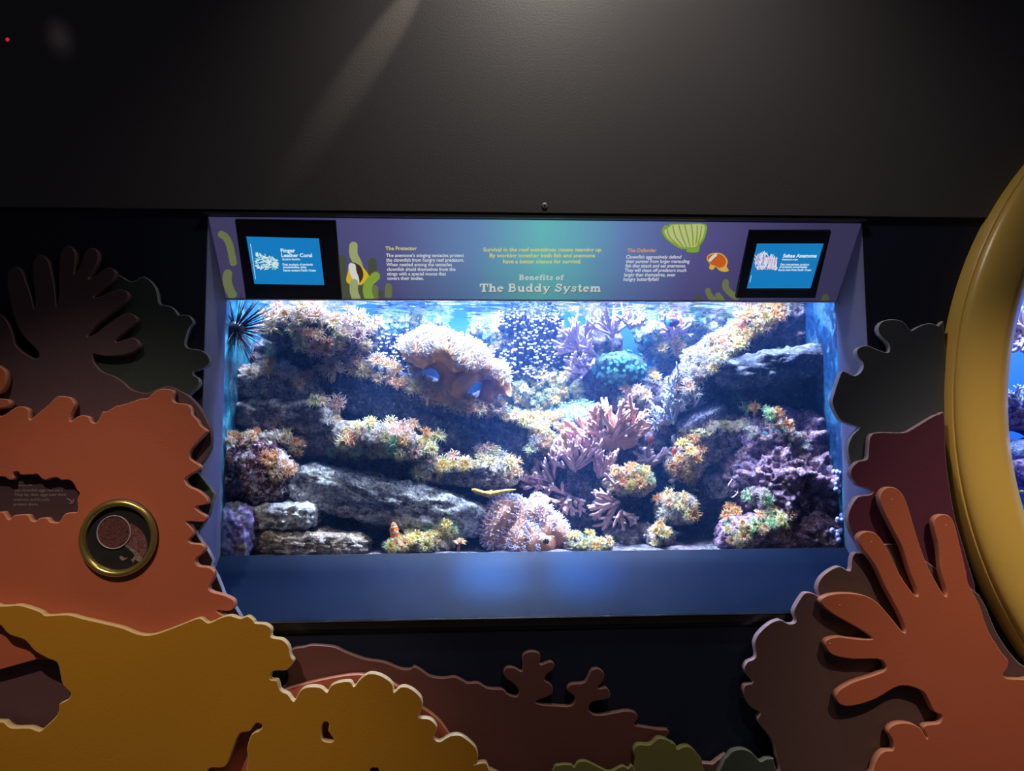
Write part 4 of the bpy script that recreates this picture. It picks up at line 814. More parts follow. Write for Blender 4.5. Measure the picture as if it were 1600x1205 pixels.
colony('green rimmed polyps on the underside of the right ridge', [(1170, 520), (1150, 548), (1128, 556), (1115, 578)], 6, 12, 19, ['green', 'lime', 'yellow'], 1.2)
colony('yellow green disc polyps left of the right ridge', [(1012, 556), (1035, 548), (1060, 545), (1040, 570), (1018, 590)], 10, 30, 17, ['sage', 'yellow', 'yellow'])
colony('tan polyps between the turquoise coral and the pale fan coral', [(975, 622), (1000, 622)], 10, 14, 17, ['cream', 'sage', 'pink'])
colony('bright green stalked polyps on the right below the flat slab', [(1146, 640), (1170, 650), (1195, 648), (1212, 664)], 5, 9, 17, ['lime', 'lime', 'orange'], 1.9)
colony('cream and green polyps on the brown rock below the right ridge', [(1075, 680), (1100, 668), (1135, 664), (1165, 672)], 11, 34, 17, GC+['orange'])
colony('yellow cream polyps on the knob right of the rose coral', [(1078, 700), (1085, 716), (1060, 728), (1072, 745)], 11, 32, 20, ['yellow', 'cream', 'orange', 'yellow'])
colony('orange yellow polyps beside the pink branching coral', [(965, 755), (985, 745), (1008, 752)], 13, 36, 17, ['yellow', 'orange', 'sage'])
colony('cream flower polyps on the low knob right of centre', [(1040, 795), (1060, 790), (1076, 800)], 12, 26, 20, ['cream', 'white', 'orange', 'green'])
colony('yellow polyps on the small stump near the bottom', [(1026, 826), (1038, 832), (1030, 848)], 7, 9, 18, ['yellow', 'green'])
colony('single aqua flower polyp on the dark rock right of the big leather coral', [(994, 805)], 1, 1, 24, ['aqua'])
colony('green rimmed polyps on the low rock at the bottom right', [(1145, 838), (1175, 828), (1205, 812), (1228, 815)], 12, 40, 17, ['lime', 'green', 'cream', 'green'])
colony('pale polyps high on the large purple boulder', [(1176, 776), (1196, 780)], 7, 8, 17, ['white', 'lime'])
colony('orange and lime polyps at the left foot of the large purple boulder', [(1134, 800), (1150, 792), (1140, 815)], 7, 10, 17, ['coral', 'lime', 'orange'])
colony('tiny lilac polyps scattered on the topmost purple boulder', [(1185, 690), (1215, 672), (1250, 690), (1262, 705)], 16, 30, 9, ['white', 'pink', 'aqua'])
colony('sandy cream polyps on the floor left of the big leather coral', [(612, 856), (640, 848), (675, 842), (704, 830)], 9, 40, 18, ['cream', 'yellow', 'green', 'lime'])
colony('pale yellow polyps on the floor right of the big leather coral', [(895, 848), (920, 846), (945, 854)], 8, 22, 16, ['yellow', 'sage', 'cream'])

# ------------------------------------------------------------------ corals
m_tan = radial('leather_tan', (.46, .24, .13), (.46, .24, .13), 0, 1, .5, .05)
m_tanl = paint('leather_tan_skin', (.62, .28, .09), .55, .18, 30, .2, 150, .3)
m_whitet = paint('leather_white_tentacle', (.64, .55, .46), .5, .12, 60, 0)
m_lav = paint('leather_lavender_tentacle', (.72, .70, .90), .5, .12, 60, 0)
def tentacles(surf, n, ln, r, mt, name, parent, seed, upb=.3, sel=None):
    """short tentacles all over a surface given as (points, normals)"""
    rnd = random.Random(seed); m = MB(); N_ = len(surf)
    for i in range(n):
        p, nr = surf[rnd.randrange(N_)]
        if sel and not sel(p, nr): continue
        ax = (nr + Vector((rnd.uniform(-.5, .5), rnd.uniform(-.5, .5), rnd.uniform(-.3, .3)+upb))).normalized(); L_ = ln*rnd.uniform(.6, 1.3)
        b = Vector((rnd.uniform(-1, 1), rnd.uniform(-1, 1), rnd.uniform(-1, 1)))*L_*.2
        j = Vector((rnd.uniform(-1, 1), rnd.uniform(-1, 1), rnd.uniform(-1, 1)))*r*2
        m.tube([p+j-ax*r, p+j+ax*L_*.55+b, p+j+ax*L_], [r*.7, r*.75, r*.9], 4, 0)
        m.ball(p+j+ax*L_, r*1.25, 5, 3)
    o = m.build(name, mt, parent); o['kind'] = 'stuff'; return o
def surf_of(me, mw=None):
    out = []
    for f in me.polygons:
        c = f.center.copy(); n = f.normal.copy(); out.append((c, n))
    return out
def loft(rings, n, name, mt, parent, cap=True, smooth=True):
    """rings: list of functions angle->Vector"""
    m = MB(); b = 0
    for fn in rings:
        for j in range(n): m.v.append(fn(2*math.pi*j/n))
    for i in range(len(rings)-1):
        for j in range(n): m.f.append((i*n+j, i*n+(j+1) % n, (i+1)*n+(j+1) % n, (i+1)*n+j)); m.m.append(0)
    if cap:
        m.f.append(tuple(range(n-1, -1, -1))); m.m.append(0); k = (len(rings)-1)*n; m.f.append(tuple(range(k, k+n))); m.m.append(0)
    return m.build(name, mt, parent, smooth)

# the big leather coral on the diagonal slab: ruffled cap on a tan stalk
def leather_cap(cpx, cpy, Y, wpx, hpx, dpt, ang, lobes, seed, th=.22, sag=.55):
    """ruffled mushroom cap as a closed surface, local to the world"""
    c = P(cpx, cpy, Y); s = S(Y); a_, b_, d_ = wpx*s/2, hpx*s/2, dpt/2; m = MB(); nu, nv = 64, 15
    rot = Matrix.Rotation(math.radians(ang), 3, 'Y')
    for i in range(nv+1):
        t = i/nv
        for j in range(nu):
            q = 2*math.pi*j/nu
            ruf = 1 + .14*math.sin(lobes*q+seed) + .07*math.sin((2*lobes+1)*q+seed*2)
            if t < .62:
                k = t/.62; r = math.sin(k*math.pi/2); z = b_*(math.cos(k*math.pi/2)*1.0 - sag*.5*k*k)
            else:
                k = (t-.62)/.38; r = 1 - .62*k; z = b_*(-sag*.5 - th*math.sin(k*math.pi)*1.0 + .10*k)
            wv = b_*.30*math.sin(lobes*q+seed+1)*(r**2)
            nz = b_*.22*noise.noise(Vector((r*math.cos(q)*2.3+seed, r*math.sin(q)*2.3, t)))
            m.v.append(c + rot @ Vector((a_*r*ruf*math.cos(q), d_*r*ruf*math.sin(q), z + wv + nz)))
    for i in range(nv):
        for j in range(nu): m.f.append((i*nu+j, (i+1)*nu+j, (i+1)*nu+(j+1) % nu, i*nu+(j+1) % nu)); m.m.append(0)
    return m
def stalk_tube(pts, rad, name, mt, parent, n=18, fl=.12, seed=0):
    m = MB(); m.tube(pts, rad, n)
    for i, v in enumerate(m.v): v += Vector((noise.noise(v*30+Vector((seed, 0, 0))), noise.noise(v*30+Vector((0, seed, 9))), 0))*max(rad)*fl
    return m.build(name, mt, parent)
lc = empty('leather_coral', P(705, 625, .33)); tag(lc, 'large leather coral with white tentacles and tan stalk on the diagonal slab', 'coral')
Y0 = .33
stalk_tube([P(700, 630, Y0), P(702, 612, Y0), P(708, 590, Y0), P(706, 572, Y0), P(700, 560, Y0)], [.050, .040, .036, .044, .055], 'stalk', m_tanl, lc, 24, .1, 1)
stalk_tube([P(758, 636, Y0), P(760, 618, Y0), P(764, 602, Y0), P(772, 594, Y0)], [.030, .020, .020, .028], 'stalk', m_tanl, lc, 18, .1, 2)
stalk_tube([P(712, 618, Y0-.02), P(722, 600, Y0-.03), P(734, 588, Y0-.03), P(745, 584, Y0-.02)], [.022, .024, .022, .020], 'stalk', m_tanl, lc, 18, .1, 3)
# funnel shaped lobe opening to the right
fc = P(786, 606, Y0-.01); fx = Vector((.80, -.35, .15)).normalized(); f1 = fx.orthogonal().normalized(); f2 = fx.cross(f1)
loft([lambda q, r=r, d=d: fc + fx*d + (f1*math.cos(q)+f2*math.sin(q))*r*(1+.08*math.sin(3*q)) for r, d in ((.012, -.035), (.016, -.012), (.024, .008), (.029, .014), (.025, .010), (.012, -.006), (.003, -.01))], 24, 'funnel', m_tanl, lc)
for cp in ((690, 560, Y0, 112, 66, .15, 8, 4, 1.0), (668, 553, Y0-.01, 58, 60, .11, -8, 3, 2.0), (735, 572, Y0-.005, 70, 48, .12, 22, 4, 3.5), (768, 592, Y0+.01, 46, 36, .08, 32, 3, 5.0)):
    cm = leather_cap(*cp).build('cap', m_tanl, lc)
    tentacles([q for q in surf_of(cm.data) if q[1].z > -.25], 2400 if cp[3] > 100 else 1200, .021, .0013, m_whitet, 'tentacles', cm, int(cp[0]), .35)
    cm.children[0].matrix_parent_inverse = Matrix.Translation(-cm.location)
# leather coral on the floor at the glass: folded lobes
lf = empty('leather_coral', P(820, 856, .23)); tag(lf, 'folded pinkish leather coral dotted with white tentacles on the tank floor', 'coral')
m_pinkl = paint('leather_mauve_skin', (.56, .27, .17), .55, .18, 30, .2, 150, .3)
def lobe(px, py, wpx, hpx, Y, dpt, ang, seed, fold=.25):
    c = P(px, py, Y); s = S(Y); rx, ry, rz = wpx*s/2, dpt/2, hpx*s/2; m = MB(); nu, nv = 40, 22; rot = Matrix.Rotation(math.radians(ang), 3, 'Y')
    for i in range(nv+1):
        t = math.pi*i/nv
        for j in range(nu):
            q = 2*math.pi*j/nu; d = Vector((math.sin(t)*math.cos(q), math.sin(t)*math.sin(q), math.cos(t)))
            h = 1 + .10*noise.noise(d*1.6+Vector((seed, 3, 1)))
            crease = fold*math.exp(-((d.x-.12*math.sin(3*d.z))/.22)**2)*max(0, -d.y)
            m.v.append(c + rot @ Vector((d.x*rx*h, d.y*ry*(h-crease*1.6), d.z*rz*h)))
    for i in range(nv):
        for j in range(nu): m.f.append((i*nu+j, (i+1)*nu+j, (i+1)*nu+(j+1) % nu, i*nu+(j+1) % nu)); m.m.append(0)
    return m
for px, py, wp, hp, Y, dp, an, sd, fo, nt_, sel in (
    (792, 822, 76, 92, .255, .10, 18, 1, .45, 1500, lambda p, n: True), (840, 803, 40, 54, .265, .08, 6, 2, .2, 700, lambda p, n: True), (863, 833, 50, 60, .25, .085, -12, 3, .15, 800, lambda p, n: n.z > .15 or n.x > .45),
    (822, 845, 52, 46, .225, .06, -6, 4, .55, 800, lambda p, n: True), (775, 806, 40, 50, .30, .07, 20, 6, .1, 500, lambda p, n: True), (850, 850, 40, 40, .225, .05, 4, 7, .1, 0, None)):
    lm = lobe(px, py, wp, hp, Y, dp, an, sd, fo).build('lobe', m_pinkl, lf)
    if nt_:
        tentacles(surf_of(lm.data), nt_, .0085, .0011, m_lav, 'tentacles', lm, sd, .1, sel)
        lm.children[0].matrix_parent_inverse = Matrix.Translation(-lm.location)
m = MB(); c = P(853, 846, .198)
m.ball(c, (.0075, .004, .0065), 10, 7)
for i in range(7): a = i*.9; m.ball(c+Vector((math.cos(a)*.006, -.002, math.sin(a)*.005)), .0028, 6, 4)
o = m.build('snail', paint('dark_snail_shell', (.04, .045, .05), .4, .6, 120, .2)); tag(o, 'tiny dark snail on the folded leather coral by the glass', 'snail')

# branching finger corals
def finger_coral(name, label, base_px, Y, branches, mt, thick, seed, splits=3, spread=.8, curl=.35, tip=.62, mound=None):
    rnd = random.Random(seed); root = empty(name, P(*base_px, Y)); tag(root, label, 'coral'); s = S(Y)
    if mound:
        m = lobe(base_px[0], base_px[1], mound[0], mound[1], Y+.03, mound[2], 0, seed, 0); m.build('base', mt, root)
    for (x0, y0, x1, y1) in branches:
        m = MB(); a = P(x0, y0, Y+rnd.uniform(-.005, .02)); e = P(x1, y1, Y+rnd.uniform(-.045, .03)); v = e-a; L_ = v.length
        side = Vector((rnd.uniform(-1, 1), rnd.uniform(-1, .3), rnd.uniform(-.4, 1)))*L_*.2
        t = thick*s*rnd.uniform(.85, 1.15)
        m.tube([a-v*.1, a+v*.3+side, a+v*.65+side*1.1, a+v*.92+side*.5, e], [t*1.25, t*1.05, t*.95, t*.85, t*.45], 8)
        for k in range(rnd.randint(splits-1, splits+1)):
            f = rnd.uniform(.2, .72); b = a+v*f+side; ang = rnd.uniform(-1, 1)*spread
            d = (v.normalized() + Vector((math.sin(ang)*1.0, rnd.uniform(-.9, .3), rnd.uniform(.0, .7)))*.85).normalized()*L_*rnd.uniform(.32, .55)
            cr = Vector((rnd.uniform(-1, 1), rnd.uniform(-1, 1), 1)).normalized()*d.length*curl
            m.tube([b, b+d*.4, b+d*.75+cr*.3, b+d+cr*.6], [t*.9, t*.85, t*.8, t*.45], 7)
            if splits > 2 and rnd.random() < .6:
                b2 = b+d*.45; d2 = (d.normalized()+Vector((rnd.uniform(-1, 1), rnd.uniform(-1, .2), rnd.uniform(-.2, .8)))*.9).normalized()*d.length*.55
                m.tube([b2, b2+d2*.5, b2+d2], [t*.8, t*.75, t*.42], 7)
        m.build('branch', mt, root)
    return root
m_lil = paint('lilac_finger_skin', (.45, .33, .38), .55, .2, 60, .25, 200, .3)
m_rose = paint('rose_finger_skin', (.64, .36, .28), .55, .2, 60, .25, 200, .3)
m_pnk = paint('mauve_branch_skin', (.62, .39, .38), .55, .2, 60, .25, 200, .3)
rn = random.Random(3)
def fan(cx, cy, n, r0, r1, a0, a1, sx=1, sy=1):
    out = []
    for i in range(n):
        a = math.radians(a0+(a1-a0)*(i+rn.uniform(.2, .8))/n); r = rn.uniform(r0, r1); b = rn.uniform(0, .35)
        out.append((cx+b*r*math.cos(a)*sx, cy-b*r*math.sin(a)*sy, cx+r*math.cos(a)*sx, cy-r*math.sin(a)*sy))
    return out
finger_coral('finger_coral', 'tall lilac finger coral reaching for the surface right of centre', (925, 560), .42,
    fan(905, 545, 11, 26, 44, 60, 200) + fan(955, 525, 12, 28, 48, 20, 165) + fan(985, 512, 8, 18, 34, 0, 150) + fan(915, 580, 8, 22, 36, 120, 235) + fan(930, 555, 8, 18, 34, 100, 260), m_lil, 2.7, 11, 3, .9, .5)
finger_coral('finger_coral', 'upright rose finger coral with a thick base in the middle right', (955, 690), .34,
    fan(955, 690, 15, 36, 62, 18, 162, 1.15, .95) + fan(985, 680, 9, 26, 46, 15, 120) + fan(920, 682, 8, 24, 42, 70, 185) + fan(960, 675, 9, 26, 44, 50, 140), m_rose, 3.1, 12, 3, .6, .3, mound=(84, 34, .05))
finger_coral('finger_coral', 'mauve branching coral sprawling below the rose finger coral', (900, 745), .33,
    fan(895, 735, 16, 26, 50, 30, 170) + fan(865, 755, 15, 22, 46, 80, 250) + fan(935, 745, 17, 24, 50, -30, 100) + fan(890, 775, 12, 20, 38, 150, 330) + fan(915, 705, 12, 20, 40, 50, 150) + fan(835, 755, 8, 14, 28, 60, 220), m_pnk, 2.8, 13, 4, 1.0, .4)
finger_coral('finger_coral', 'mauve antler coral spreading left and down near the bottom', (965, 785), .30,
    fan(965, 785, 8, 26, 50, 150, 260) + fan(972, 772, 6, 22, 38, 60, 150) + fan(970, 800, 5, 20, 32, 230, 330), m_pnk, 2.9, 14, 3, .9, .3)
finger_coral('finger_coral', 'small lilac finger coral beside the yellow knob right of centre', (1015, 722), .35, fan(1015, 728, 11, 18, 36, 20, 165, 1.2), m_lil, 3.4, 15, 2, .8, .3)
m_fan = paint('pale_fan_skin', (.46, .49, .58), .5, .15, 60, .1, 200, .3)
finger_coral('fan_coral', 'pale blue white coral with fine curled fingers below the right ridge', (1060, 650), .335,
    fan(1052, 660, 22, 22, 40, 70, 215) + fan(1066, 615, 20, 18, 34, 60, 230) + fan(1082, 640, 14, 16, 30, 20, 200), m_fan, 1.9, 16, 3, .7, .5, .7)
finger_coral('antler_coral', 'tiny lilac branching coral behind the blue fish near the surface', (1052, 525), .46, fan(1050, 528, 14, 18, 42, 40, 150, .9) + fan(1052, 522, 8, 18, 32, -20, 200), m_lil, 2.2, 17, 2, .8, .3)
finger_coral('antler_coral', 'dusky branching coral in the dark grotto on the right', (1105, 768), .40, fan(1108, 770, 8, 14, 28, 40, 200), m_lil, 2.0, 18, 2, .8, .3)
finger_coral('feather_worm', 'pale feathery tuft in front of the right grotto', (1152, 755), .30, fan(1153, 754, 16, 14, 26, 195, 265), m_whitet, 1.2, 19, 1, .5, .2)

# stalk coral with white star tips
m_nav = paint('navy_stalk', (.075, .065, .11), .5, .3, 40, .2, 100, .3)
m_tip = paint('white_star_tip', (.66, .68, .72), .45, .06, 60, 0)
def star_coral(label, px, py, Y, clusters, seed):
    """dense bush of dark stems, each ending in a white tuft"""
    rnd = random.Random(seed); root = empty('star_polyp_coral', P(px, py, Y)); tag(root, label, 'coral')
    for cx, cy, rx, ry, n, yy in clusters:
        m = MB(); t_ = MB(); s = S(yy); b = P(cx, cy+ry*.7, yy+.05)
        m.tube([b, P(cx, cy+ry*.2, yy+.03), P(cx, cy-ry*.2, yy+.02)], [rx*s*.5, rx*s*.45, rx*s*.25], 10)
        for i in range(int(n*.62)):
            q = rnd.uniform(0, 6.283); r = math.sqrt(rnd.random()); x, y = cx+rx*r*math.cos(q), cy+ry*r*math.sin(q)
            e = P(x, y, yy - .03*(1-r*r) + rnd.uniform(-.01, .01)); a = P(cx+(x-cx)*.72, y+rnd.uniform(6, 12), yy+.028)
            m.tube([a, (a+e)/2+Vector((0, 0, -.002)), e], [.0040, .0036, .0038], 6)
            for k in range(5):
                w_ = k*1.2566+rnd.uniform(-.3, .3); d = Vector((math.cos(w_)*.75, -.45+math.sin(w_)*.5, .55+.3*math.sin(w_)))
                t_.tube([e, e+d*.0028, e+d*.0052], [.0014, .0015, .0009], 4)
        st = m.build('stem_cluster', m_nav, root)
        o = t_.build('white_tips', m_tip, st); o.matrix_parent_inverse = Matrix.Translation(-st.location); o['kind'] = 'stuff'
    return root
star_coral('tall dark stalk coral covered with white star tips, top centre', 830, 600, .50, [(812, 508, 34, 26, 80, .48), (850, 520, 38, 30, 90, .47), (825, 545, 36, 26, 80, .46), (858, 560, 30, 26, 70, .455), (805, 575, 36, 18, 65, .45), (840, 588, 40, 16, 65, .445), (868, 500, 20, 16, 30, .49), (800, 494, 22, 10, 30, .49)], 1)
star_coral('low dark stalk coral with white star tips behind the leather coral', 750, 570, .47, [(735, 548, 34, 16, 60, .45), (765, 562, 30, 20, 55, .44), (705, 535, 20, 12, 26, .47)], 2)
star_coral('violet stalk coral with white tips left of the leather coral', 595, 565, .42, [(570, 545, 26, 24, 60, .41), (605, 545, 30, 26, 70, .405), (630, 560, 22, 20, 45, .40), (632, 530, 16, 14, 24, .42)], 3)

# turquoise star coral
tq = empty('turquoise_coral', P(965, 590, .40)); tag(tq, 'round turquoise star polyp coral right of centre', 'coral')
bm_ = lobe(968, 575, 86, 56, .42, .09, 0, 21, 0).build('base', paint('teal_base', (.015, .05, .065), .6, .3, 30, .3, 100), tq)
bv2 = bvh_of([bm_])
cnt = 0
for i in range(400):
    x, y = RN.uniform(925, 1012), RN.uniform(546, 604); d = ray(x, y).normalized(); h = bv2.ray_cast(CAM+d*1.9, d)
    if h[0] is not None and cnt < 100:
        ax = (h[1]*.8+Vector((0, -.3, .3))).normalized(); polyp(tq, h[0], ax, 8.5*S(.4)*.5, 'aqua', .8); cnt += 1
# pale teal brain coral and violet encrusting coral
br = empty('brain_coral', P(900, 675, .40)); tag(br, 'pale teal domed brain coral behind the rose finger coral', 'coral')
b1 = lobe(898, 658, 104, 58, .415, .12, -8, 31, 0).build('dome', rockmat('teal_brain_skin', [(.14, .28, .30), (.28, .46, .45), (.40, .56, .53)], None, (.55, .68, .64), 80, .8, .6, .6, .58), br)
tentacles(surf_of(b1.data), 1400, .0055, .0016, paint('teal_brain_polyp', (.34, .58, .56), .5, .2, 50, 0), 'polyp_fuzz', b1, 31, .1); b1.children[0].matrix_parent_inverse = Matrix.Translation(-b1.location)
ev = empty('encrusting_coral', P(1095, 672, .34)); tag(ev, 'lilac grey ridge shaped encrusting coral right of the pale fan coral', 'coral')
b1 = lobe(1096, 653, 88, 30, .335, .09, -24, 33, 0).build('ridge', rockmat('lilac_knobs', [(.28, .22, .38), (.48, .44, .62), (.62, .60, .74)], None, (.75, .74, .82), 70, 1, .6, .6, .6), ev)
m = MB(); rnd = random.Random(9)
for f in rnd.sample(list(b1.data.polygons), 420): m.ball(f.center, rnd.uniform(.0022, .0042), 6, 4)
o = m.build('knobs', _M['lilac_knobs'], b1); o.matrix_parent_inverse = Matrix.Translation(-b1.location); o['kind'] = 'stuff'
# orange sea anemone at the front
an = empty('sea_anemone', P(718, 856, .19)); tag(an, 'small orange sea anemone at the front glass left of the leather coral', 'anemone')
polyp(an, P(718, 856, .19), Vector((0, -.15, 1)).normalized(), 22*S(.19)*.5, 'coral', .8)

# sponges stuck to the glass and sides
def crust(label, px, py, wpx, hpx, Y, mt, seed):
    c = P(px, py, Y); s = S(Y); m = MB(); rnd = random.Random(seed)
    for i in range(7): m.ball(c+Vector((rnd.uniform(-.4, .4)*wpx*s, rnd.uniform(-.004, .004), rnd.uniform(-.4, .4)*hpx*s)), (wpx*s*.22, .005, hpx*s*.22), 12, 8)
    o = m.build('coralline_patch', mt); tag(o, label, 'coralline patch', 'lilac coralline patches'); return o
M_bl = paint('blue_lilac_crust', (.36, .42, .88), .6, .25, 60, .3, 150)
crust('bright blue lilac patch on the maroon boulder', 361, 741, 18, 24, .188, M_bl, 1)
crust('blue lilac patch low on the right glass', 1309, 742, 16, 22, .165, M_bl, 2)
crust('blue lilac patch under the other one on the right glass', 1310, 762, 12, 18, .165, M_bl, 3)
crust('small blue lilac patch near the bottom of the right glass', 1311, 810, 14, 18, .165, M_bl, 4)
crust('pale lilac patch in the bottom right corner of the glass', 1308, 838, 20, 24, .165, M_bl, 5)
crust('blue violet sponge streak on the large purple boulder', 1233, 715, 12, 32, .225, M_bl, 6)

# sea urchin
uc = P(368, 514, .20); ur = empty('sea_urchin', uc); tag(ur, 'black long spined sea urchin on the left side of the tank', 'sea urchin')
m_ur = paint('urchin_black', (.012, .012, .018), .35, .2, 60, 0)
m = MB(); m.ball(uc, (.022, .022, .020), 16, 10); m.build('body', m_ur, ur)
rnd = random.Random(4)
for i in range(70):
    d = Vector((rnd.gauss(.25, 1), rnd.gauss(-.1, .7), rnd.gauss(0, 1))).normalized()
    if d.x < -.75: continue
    m = MB(); L_ = rnd.uniform(.05, .09)*(1.15 if d.x > .3 else .8)
    m.tube([uc+d*.015, uc+d*(.02+L_*.5), uc+d*(.02+L_)], [.0016, .0012, .0003], 5); m.build('spine', m_ur, ur)

# ------------------------------------------------------------------ fish
def fishmat(name, body, band, bands, belly=None):
    m, nt, b, N, L = nodes(name)
    tc = N('ShaderNodeTexCoord'); sp = N('ShaderNodeSeparateXYZ'); L(tc.outputs['Object'], sp.inputs[0])
    rp = N('ShaderNodeValToRGB'); rp.color_ramp.interpolation = 'CONSTANT'; mr = N('ShaderNodeMapRange'); mr.inputs[1].default_value = -1; mr.inputs[2].default_value = 1
    L(sp.outputs[0], mr.inputs[0]); L(mr.outputs[0], rp.inputs[0]); el = rp.color_ramp.elements
    el[0].position = 0; el[0].color = (*body, 1); el[1].position = .999; el[1].color = (*body, 1)
    for lo, hi in bands:
        e = el.new(lo); e.color = (*band, 1); e = el.new(hi); e.color = (*body, 1)
    L(rp.outputs[0], b.inputs['Base Color']); b.inputs['Roughness'].default_value = .35; return m
def make_fish(label, px, py, Y, Lpx, ang, yawd, hgt, mb_, mfin, cat='fish', name='clownfish'):
    c = P(px, py, Y); h = Lpx*S(Y)/2
    root = empty(name, c); tag(root, label, cat); root.rotation_euler = (0, math.radians(ang), math.radians(yawd)); root.scale = (h, h, h)
    m = MB(); n = 14; rings = ((1.0, .02), (.93, .35), (.75, .70), (.45, .95), (.1, 1.0), (-.25, .82), (-.5, .5), (-.66, .28), (-.72, .24)); nn = 0
    for x, r in rings:
        for j in range(n): q = 2*math.pi*j/n; m.v.append(Vector((x, .42*hgt*r*math.cos(q), hgt*r*math.sin(q))))
    for i in range(len(rings)-1):
        for j in range(n): m.f.append((i*n+j, i*n+(j+1) % n, (i+1)*n+(j+1) % n, (i+1)*n+j)); m.m.append(0)
    def part(nm, mb, mt, sm=True):
        o = link(nm, mb.mesh(nm, sm), mt); o.parent = root; return o
    part('body', m, mb_)
    def fin(nm, pts):
        f = MB(); f.prism([Vector((x, -.03, z)) for x, z in pts], [Vector((x, .03, z)) for x, z in pts]); part(nm, f, mfin, False)
    fin('tail_fin', [(-.66, .16), (-.82, .30), (-1.0, .34), (-1.04, .1), (-1.0, -.3), (-.82, -.28), (-.66, -.16)])
    fin('dorsal_fin', [(.55, hgt*.8), (.4, hgt*1.25), (.05, hgt*1.3), (-.3, hgt*1.25), (-.52, hgt*.85), (-.5, hgt*.4), (.3, hgt*.7)])
    fin('anal_fin', [(.0, -hgt*.9), (-.15, -hgt*1.3), (-.42, -hgt*1.15), (-.52, -hgt*.5), (-.2, -hgt*.6)])
    fin('pelvic_fin', [(.4, -hgt*.8), (.3, -hgt*1.3), (.15, -hgt*1.2), (.2, -hgt*.75)])
    for sd in (-1, 1):
        e = MB(); e.ball((.72, sd*.25*hgt*.9, hgt*.28), .07, 8, 6); part('eye', e, _M.get('fish_eye') or paint('fish_eye', (.01, .01, .01), .15, 0, 9, 0))
        f = MB(); f.prism([Vector((.4, sd*.42*hgt, .05)), Vector((.15, sd*.62*hgt, .16)), Vector((.05, sd*.62*hgt, -.1)), Vector((.3, sd*.44*hgt, -.1))], [Vector((.4, sd*.40*hgt, .05)), Vector((.15, sd*.60*hgt, .16)), Vector((.05, sd*.60*hgt, -.1)), Vector((.3, sd*.42*hgt, -.1))]); part('pectoral_fin', f, mfin, False)
    return root
FO = (.78, .22, .05)
cl = fishmat('clownfish_skin', FO, (.75, .80, .95), [(.20, .28), (.46, .56), (.74, .81)]); fo = paint('orange_fin', FO, .4, .2, 30, 0)
rd = fishmat('red_fish_skin', (.55, .07, .03), (.35, .45, .95), [(.72, .80)]); fr_ = paint('red_fin', (.55, .10, .04), .4, .2, 30, 0)
bk = fishmat('blue_black_skin', (.010, .03, .09), (.02, .22, .75), [(.70, .92)]); fb = paint('orange_trim_fin', (.5, .09, .03), .4, .2, 30, 0)
make_fish('orange clownfish with white bands swimming upward, lower left of centre', 617, 832, .195, 32, -100, 20, .38, cl, fo)
make_fish('dark round fish with a blue face and orange trim near the surface', 1052, 503, .36, 27, 0, 160, .62, bk, fb, name='damselfish')
make_fish('red clownfish half hidden right of the rose coral', 1017, 688, .30, 18, -70, 10, .45, rd, fr_)
make_fish('little red clownfish with a blue band above the yellow knob', 1054, 705, .28, 17, -60, 30, .45, rd, fr_)
make_fish('tiny orange clownfish among the violet stalk coral', 616, 568, .37, 15, 0, 20, .45, cl, fo)
make_fish('tiny orange fish beside the left tank side', 395, 557, .24, 9, -25, 10, .4, fo, fo)
make_fish('tiny pale orange fish by the back of the stalk coral', 803, 547, .42, 11, 20, 160, .4, cl, fo)
# banded yellow pipefish
pf = empty('pipefish', P(770, 769, .225)); tag(pf, 'yellow brown banded pipefish in the dark gap above the leather coral', 'fish')
m_pf = rockmat('pipefish_skin', [(.40, .20, .02), (.62, .40, .04), (.72, .55, .12)], None, (.25, .08, .02), 60, .2, .5, .6, .62)
pp = [P(x, y, .225) for x, y in ((737, 765), (745, 768), (755, 771), (765, 773), (778, 770), (792, 767), (806, 765))]
m = MB(); m.tube(pp, [.0028, .0070, .0062, .0085, .0060, .0045, .0012], 10); m.build('body', m_pf, pf)
m = MB(); f = [P(760, 770, .223), P(768, 765, .223), P(772, 770, .223)]; m.prism(f, [v+Vector((0, .001, 0)) for v in f]); m.build('fin', m_pf, pf)

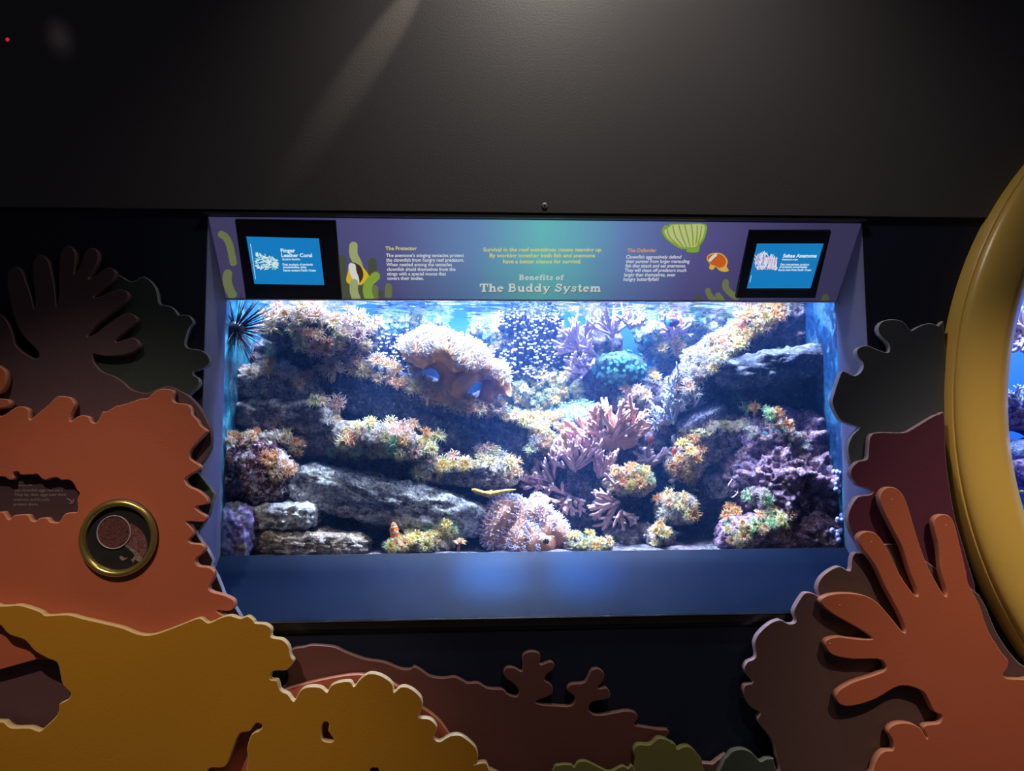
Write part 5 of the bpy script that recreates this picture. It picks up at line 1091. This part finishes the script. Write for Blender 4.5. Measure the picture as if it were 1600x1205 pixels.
# ------------------------------------------------------------------ tank behind the round window
tb2 = paint('bright_blue_tank_wall', (.012, .10, .60), .5, .25, 4, .05, 40, .4)
x0, x1 = RCX-RO+.03, RCX+RO-.03; z0, z1 = RCZ-RO+.05, RCZ+RO-.15
m = MB(); m.box((x0, .75, z0), (x1, .77, .85)); struct(m.build('wall_back_round_tank', tb2, smooth=False), 'vivid blue back wall of the round window tank')
m = MB(); m.box((x0-.012, .04, z0), (x0, .75, .85)); struct(m.build('wall_side_round_tank', tb2, smooth=False), 'blue side wall of the round window tank')
m = MB(); m.box((x0, .04, z0-.02), (x1, .75, z0)); struct(m.build('floor_round_tank', tb2, smooth=False), 'floor of the round window tank')
m = MB(); m.box((x0, .04, .85), (x1, .77, .87)); struct(m.build('ceiling_round_tank', black, smooth=False), 'hood of the round window tank')
M_pale = rockmat('pale_blue_coral_crust', [(.25, .32, .34), (.45, .52, .52), (.62, .68, .66)], [(.50, .42, .60)], (.7, .75, .74), 34, .8)
for a in (('lilac topped rock at mid height in the round window', 1640, 652, 190, 52, .40, .2, 0, M_pur), ('pale blue rounded coral rock in the round window', 1650, 712, 190, 54, .36, .2, 0, M_pale), ('purple knob rock under the rounded coral in the round window', 1625, 738, 110, 42, .30, .14, 0, M_pur),
          ('low pale rock near the bottom of the round window', 1650, 766, 140, 44, .36, .16, 0, M_pale), ('tall dark reef column standing inside the round window tank', 1720, 860, 190, 680, .48, .24, 3, M_dark)):
    rock(*a[:8], mt=a[8], seed=len(a[0]), rough=.2, ridge=.1, sub=4)['group'] = 'rocks in the round window'
finger_coral('finger_coral', 'lilac branching coral near the top of the round window', (1625, 535), .40, fan(1600, 522, 16, 22, 44, 30, 330) + [(1690, 560, 1600, 530), (1690, 570, 1612, 545)], m_lil, 3.4, 23, 2, .8, .3)
finger_coral('finger_coral', 'pale blue bushy coral on the lilac rock in the round window', (1592, 640), .34, fan(1592, 640, 22, 16, 34, 20, 165), m_fan, 2.4, 24, 3, .8, .3)
make_fish('tiny yellow fish low in the round window', 1596, 768, .16, 10, 5, 0, .35, paint('yellow_fish', (.8, .5, .12), .4, .1, 9, 0), paint('yellow_fish_fin', (.8, .5, .12), .4, .1, 9, 0), name='small_fish')
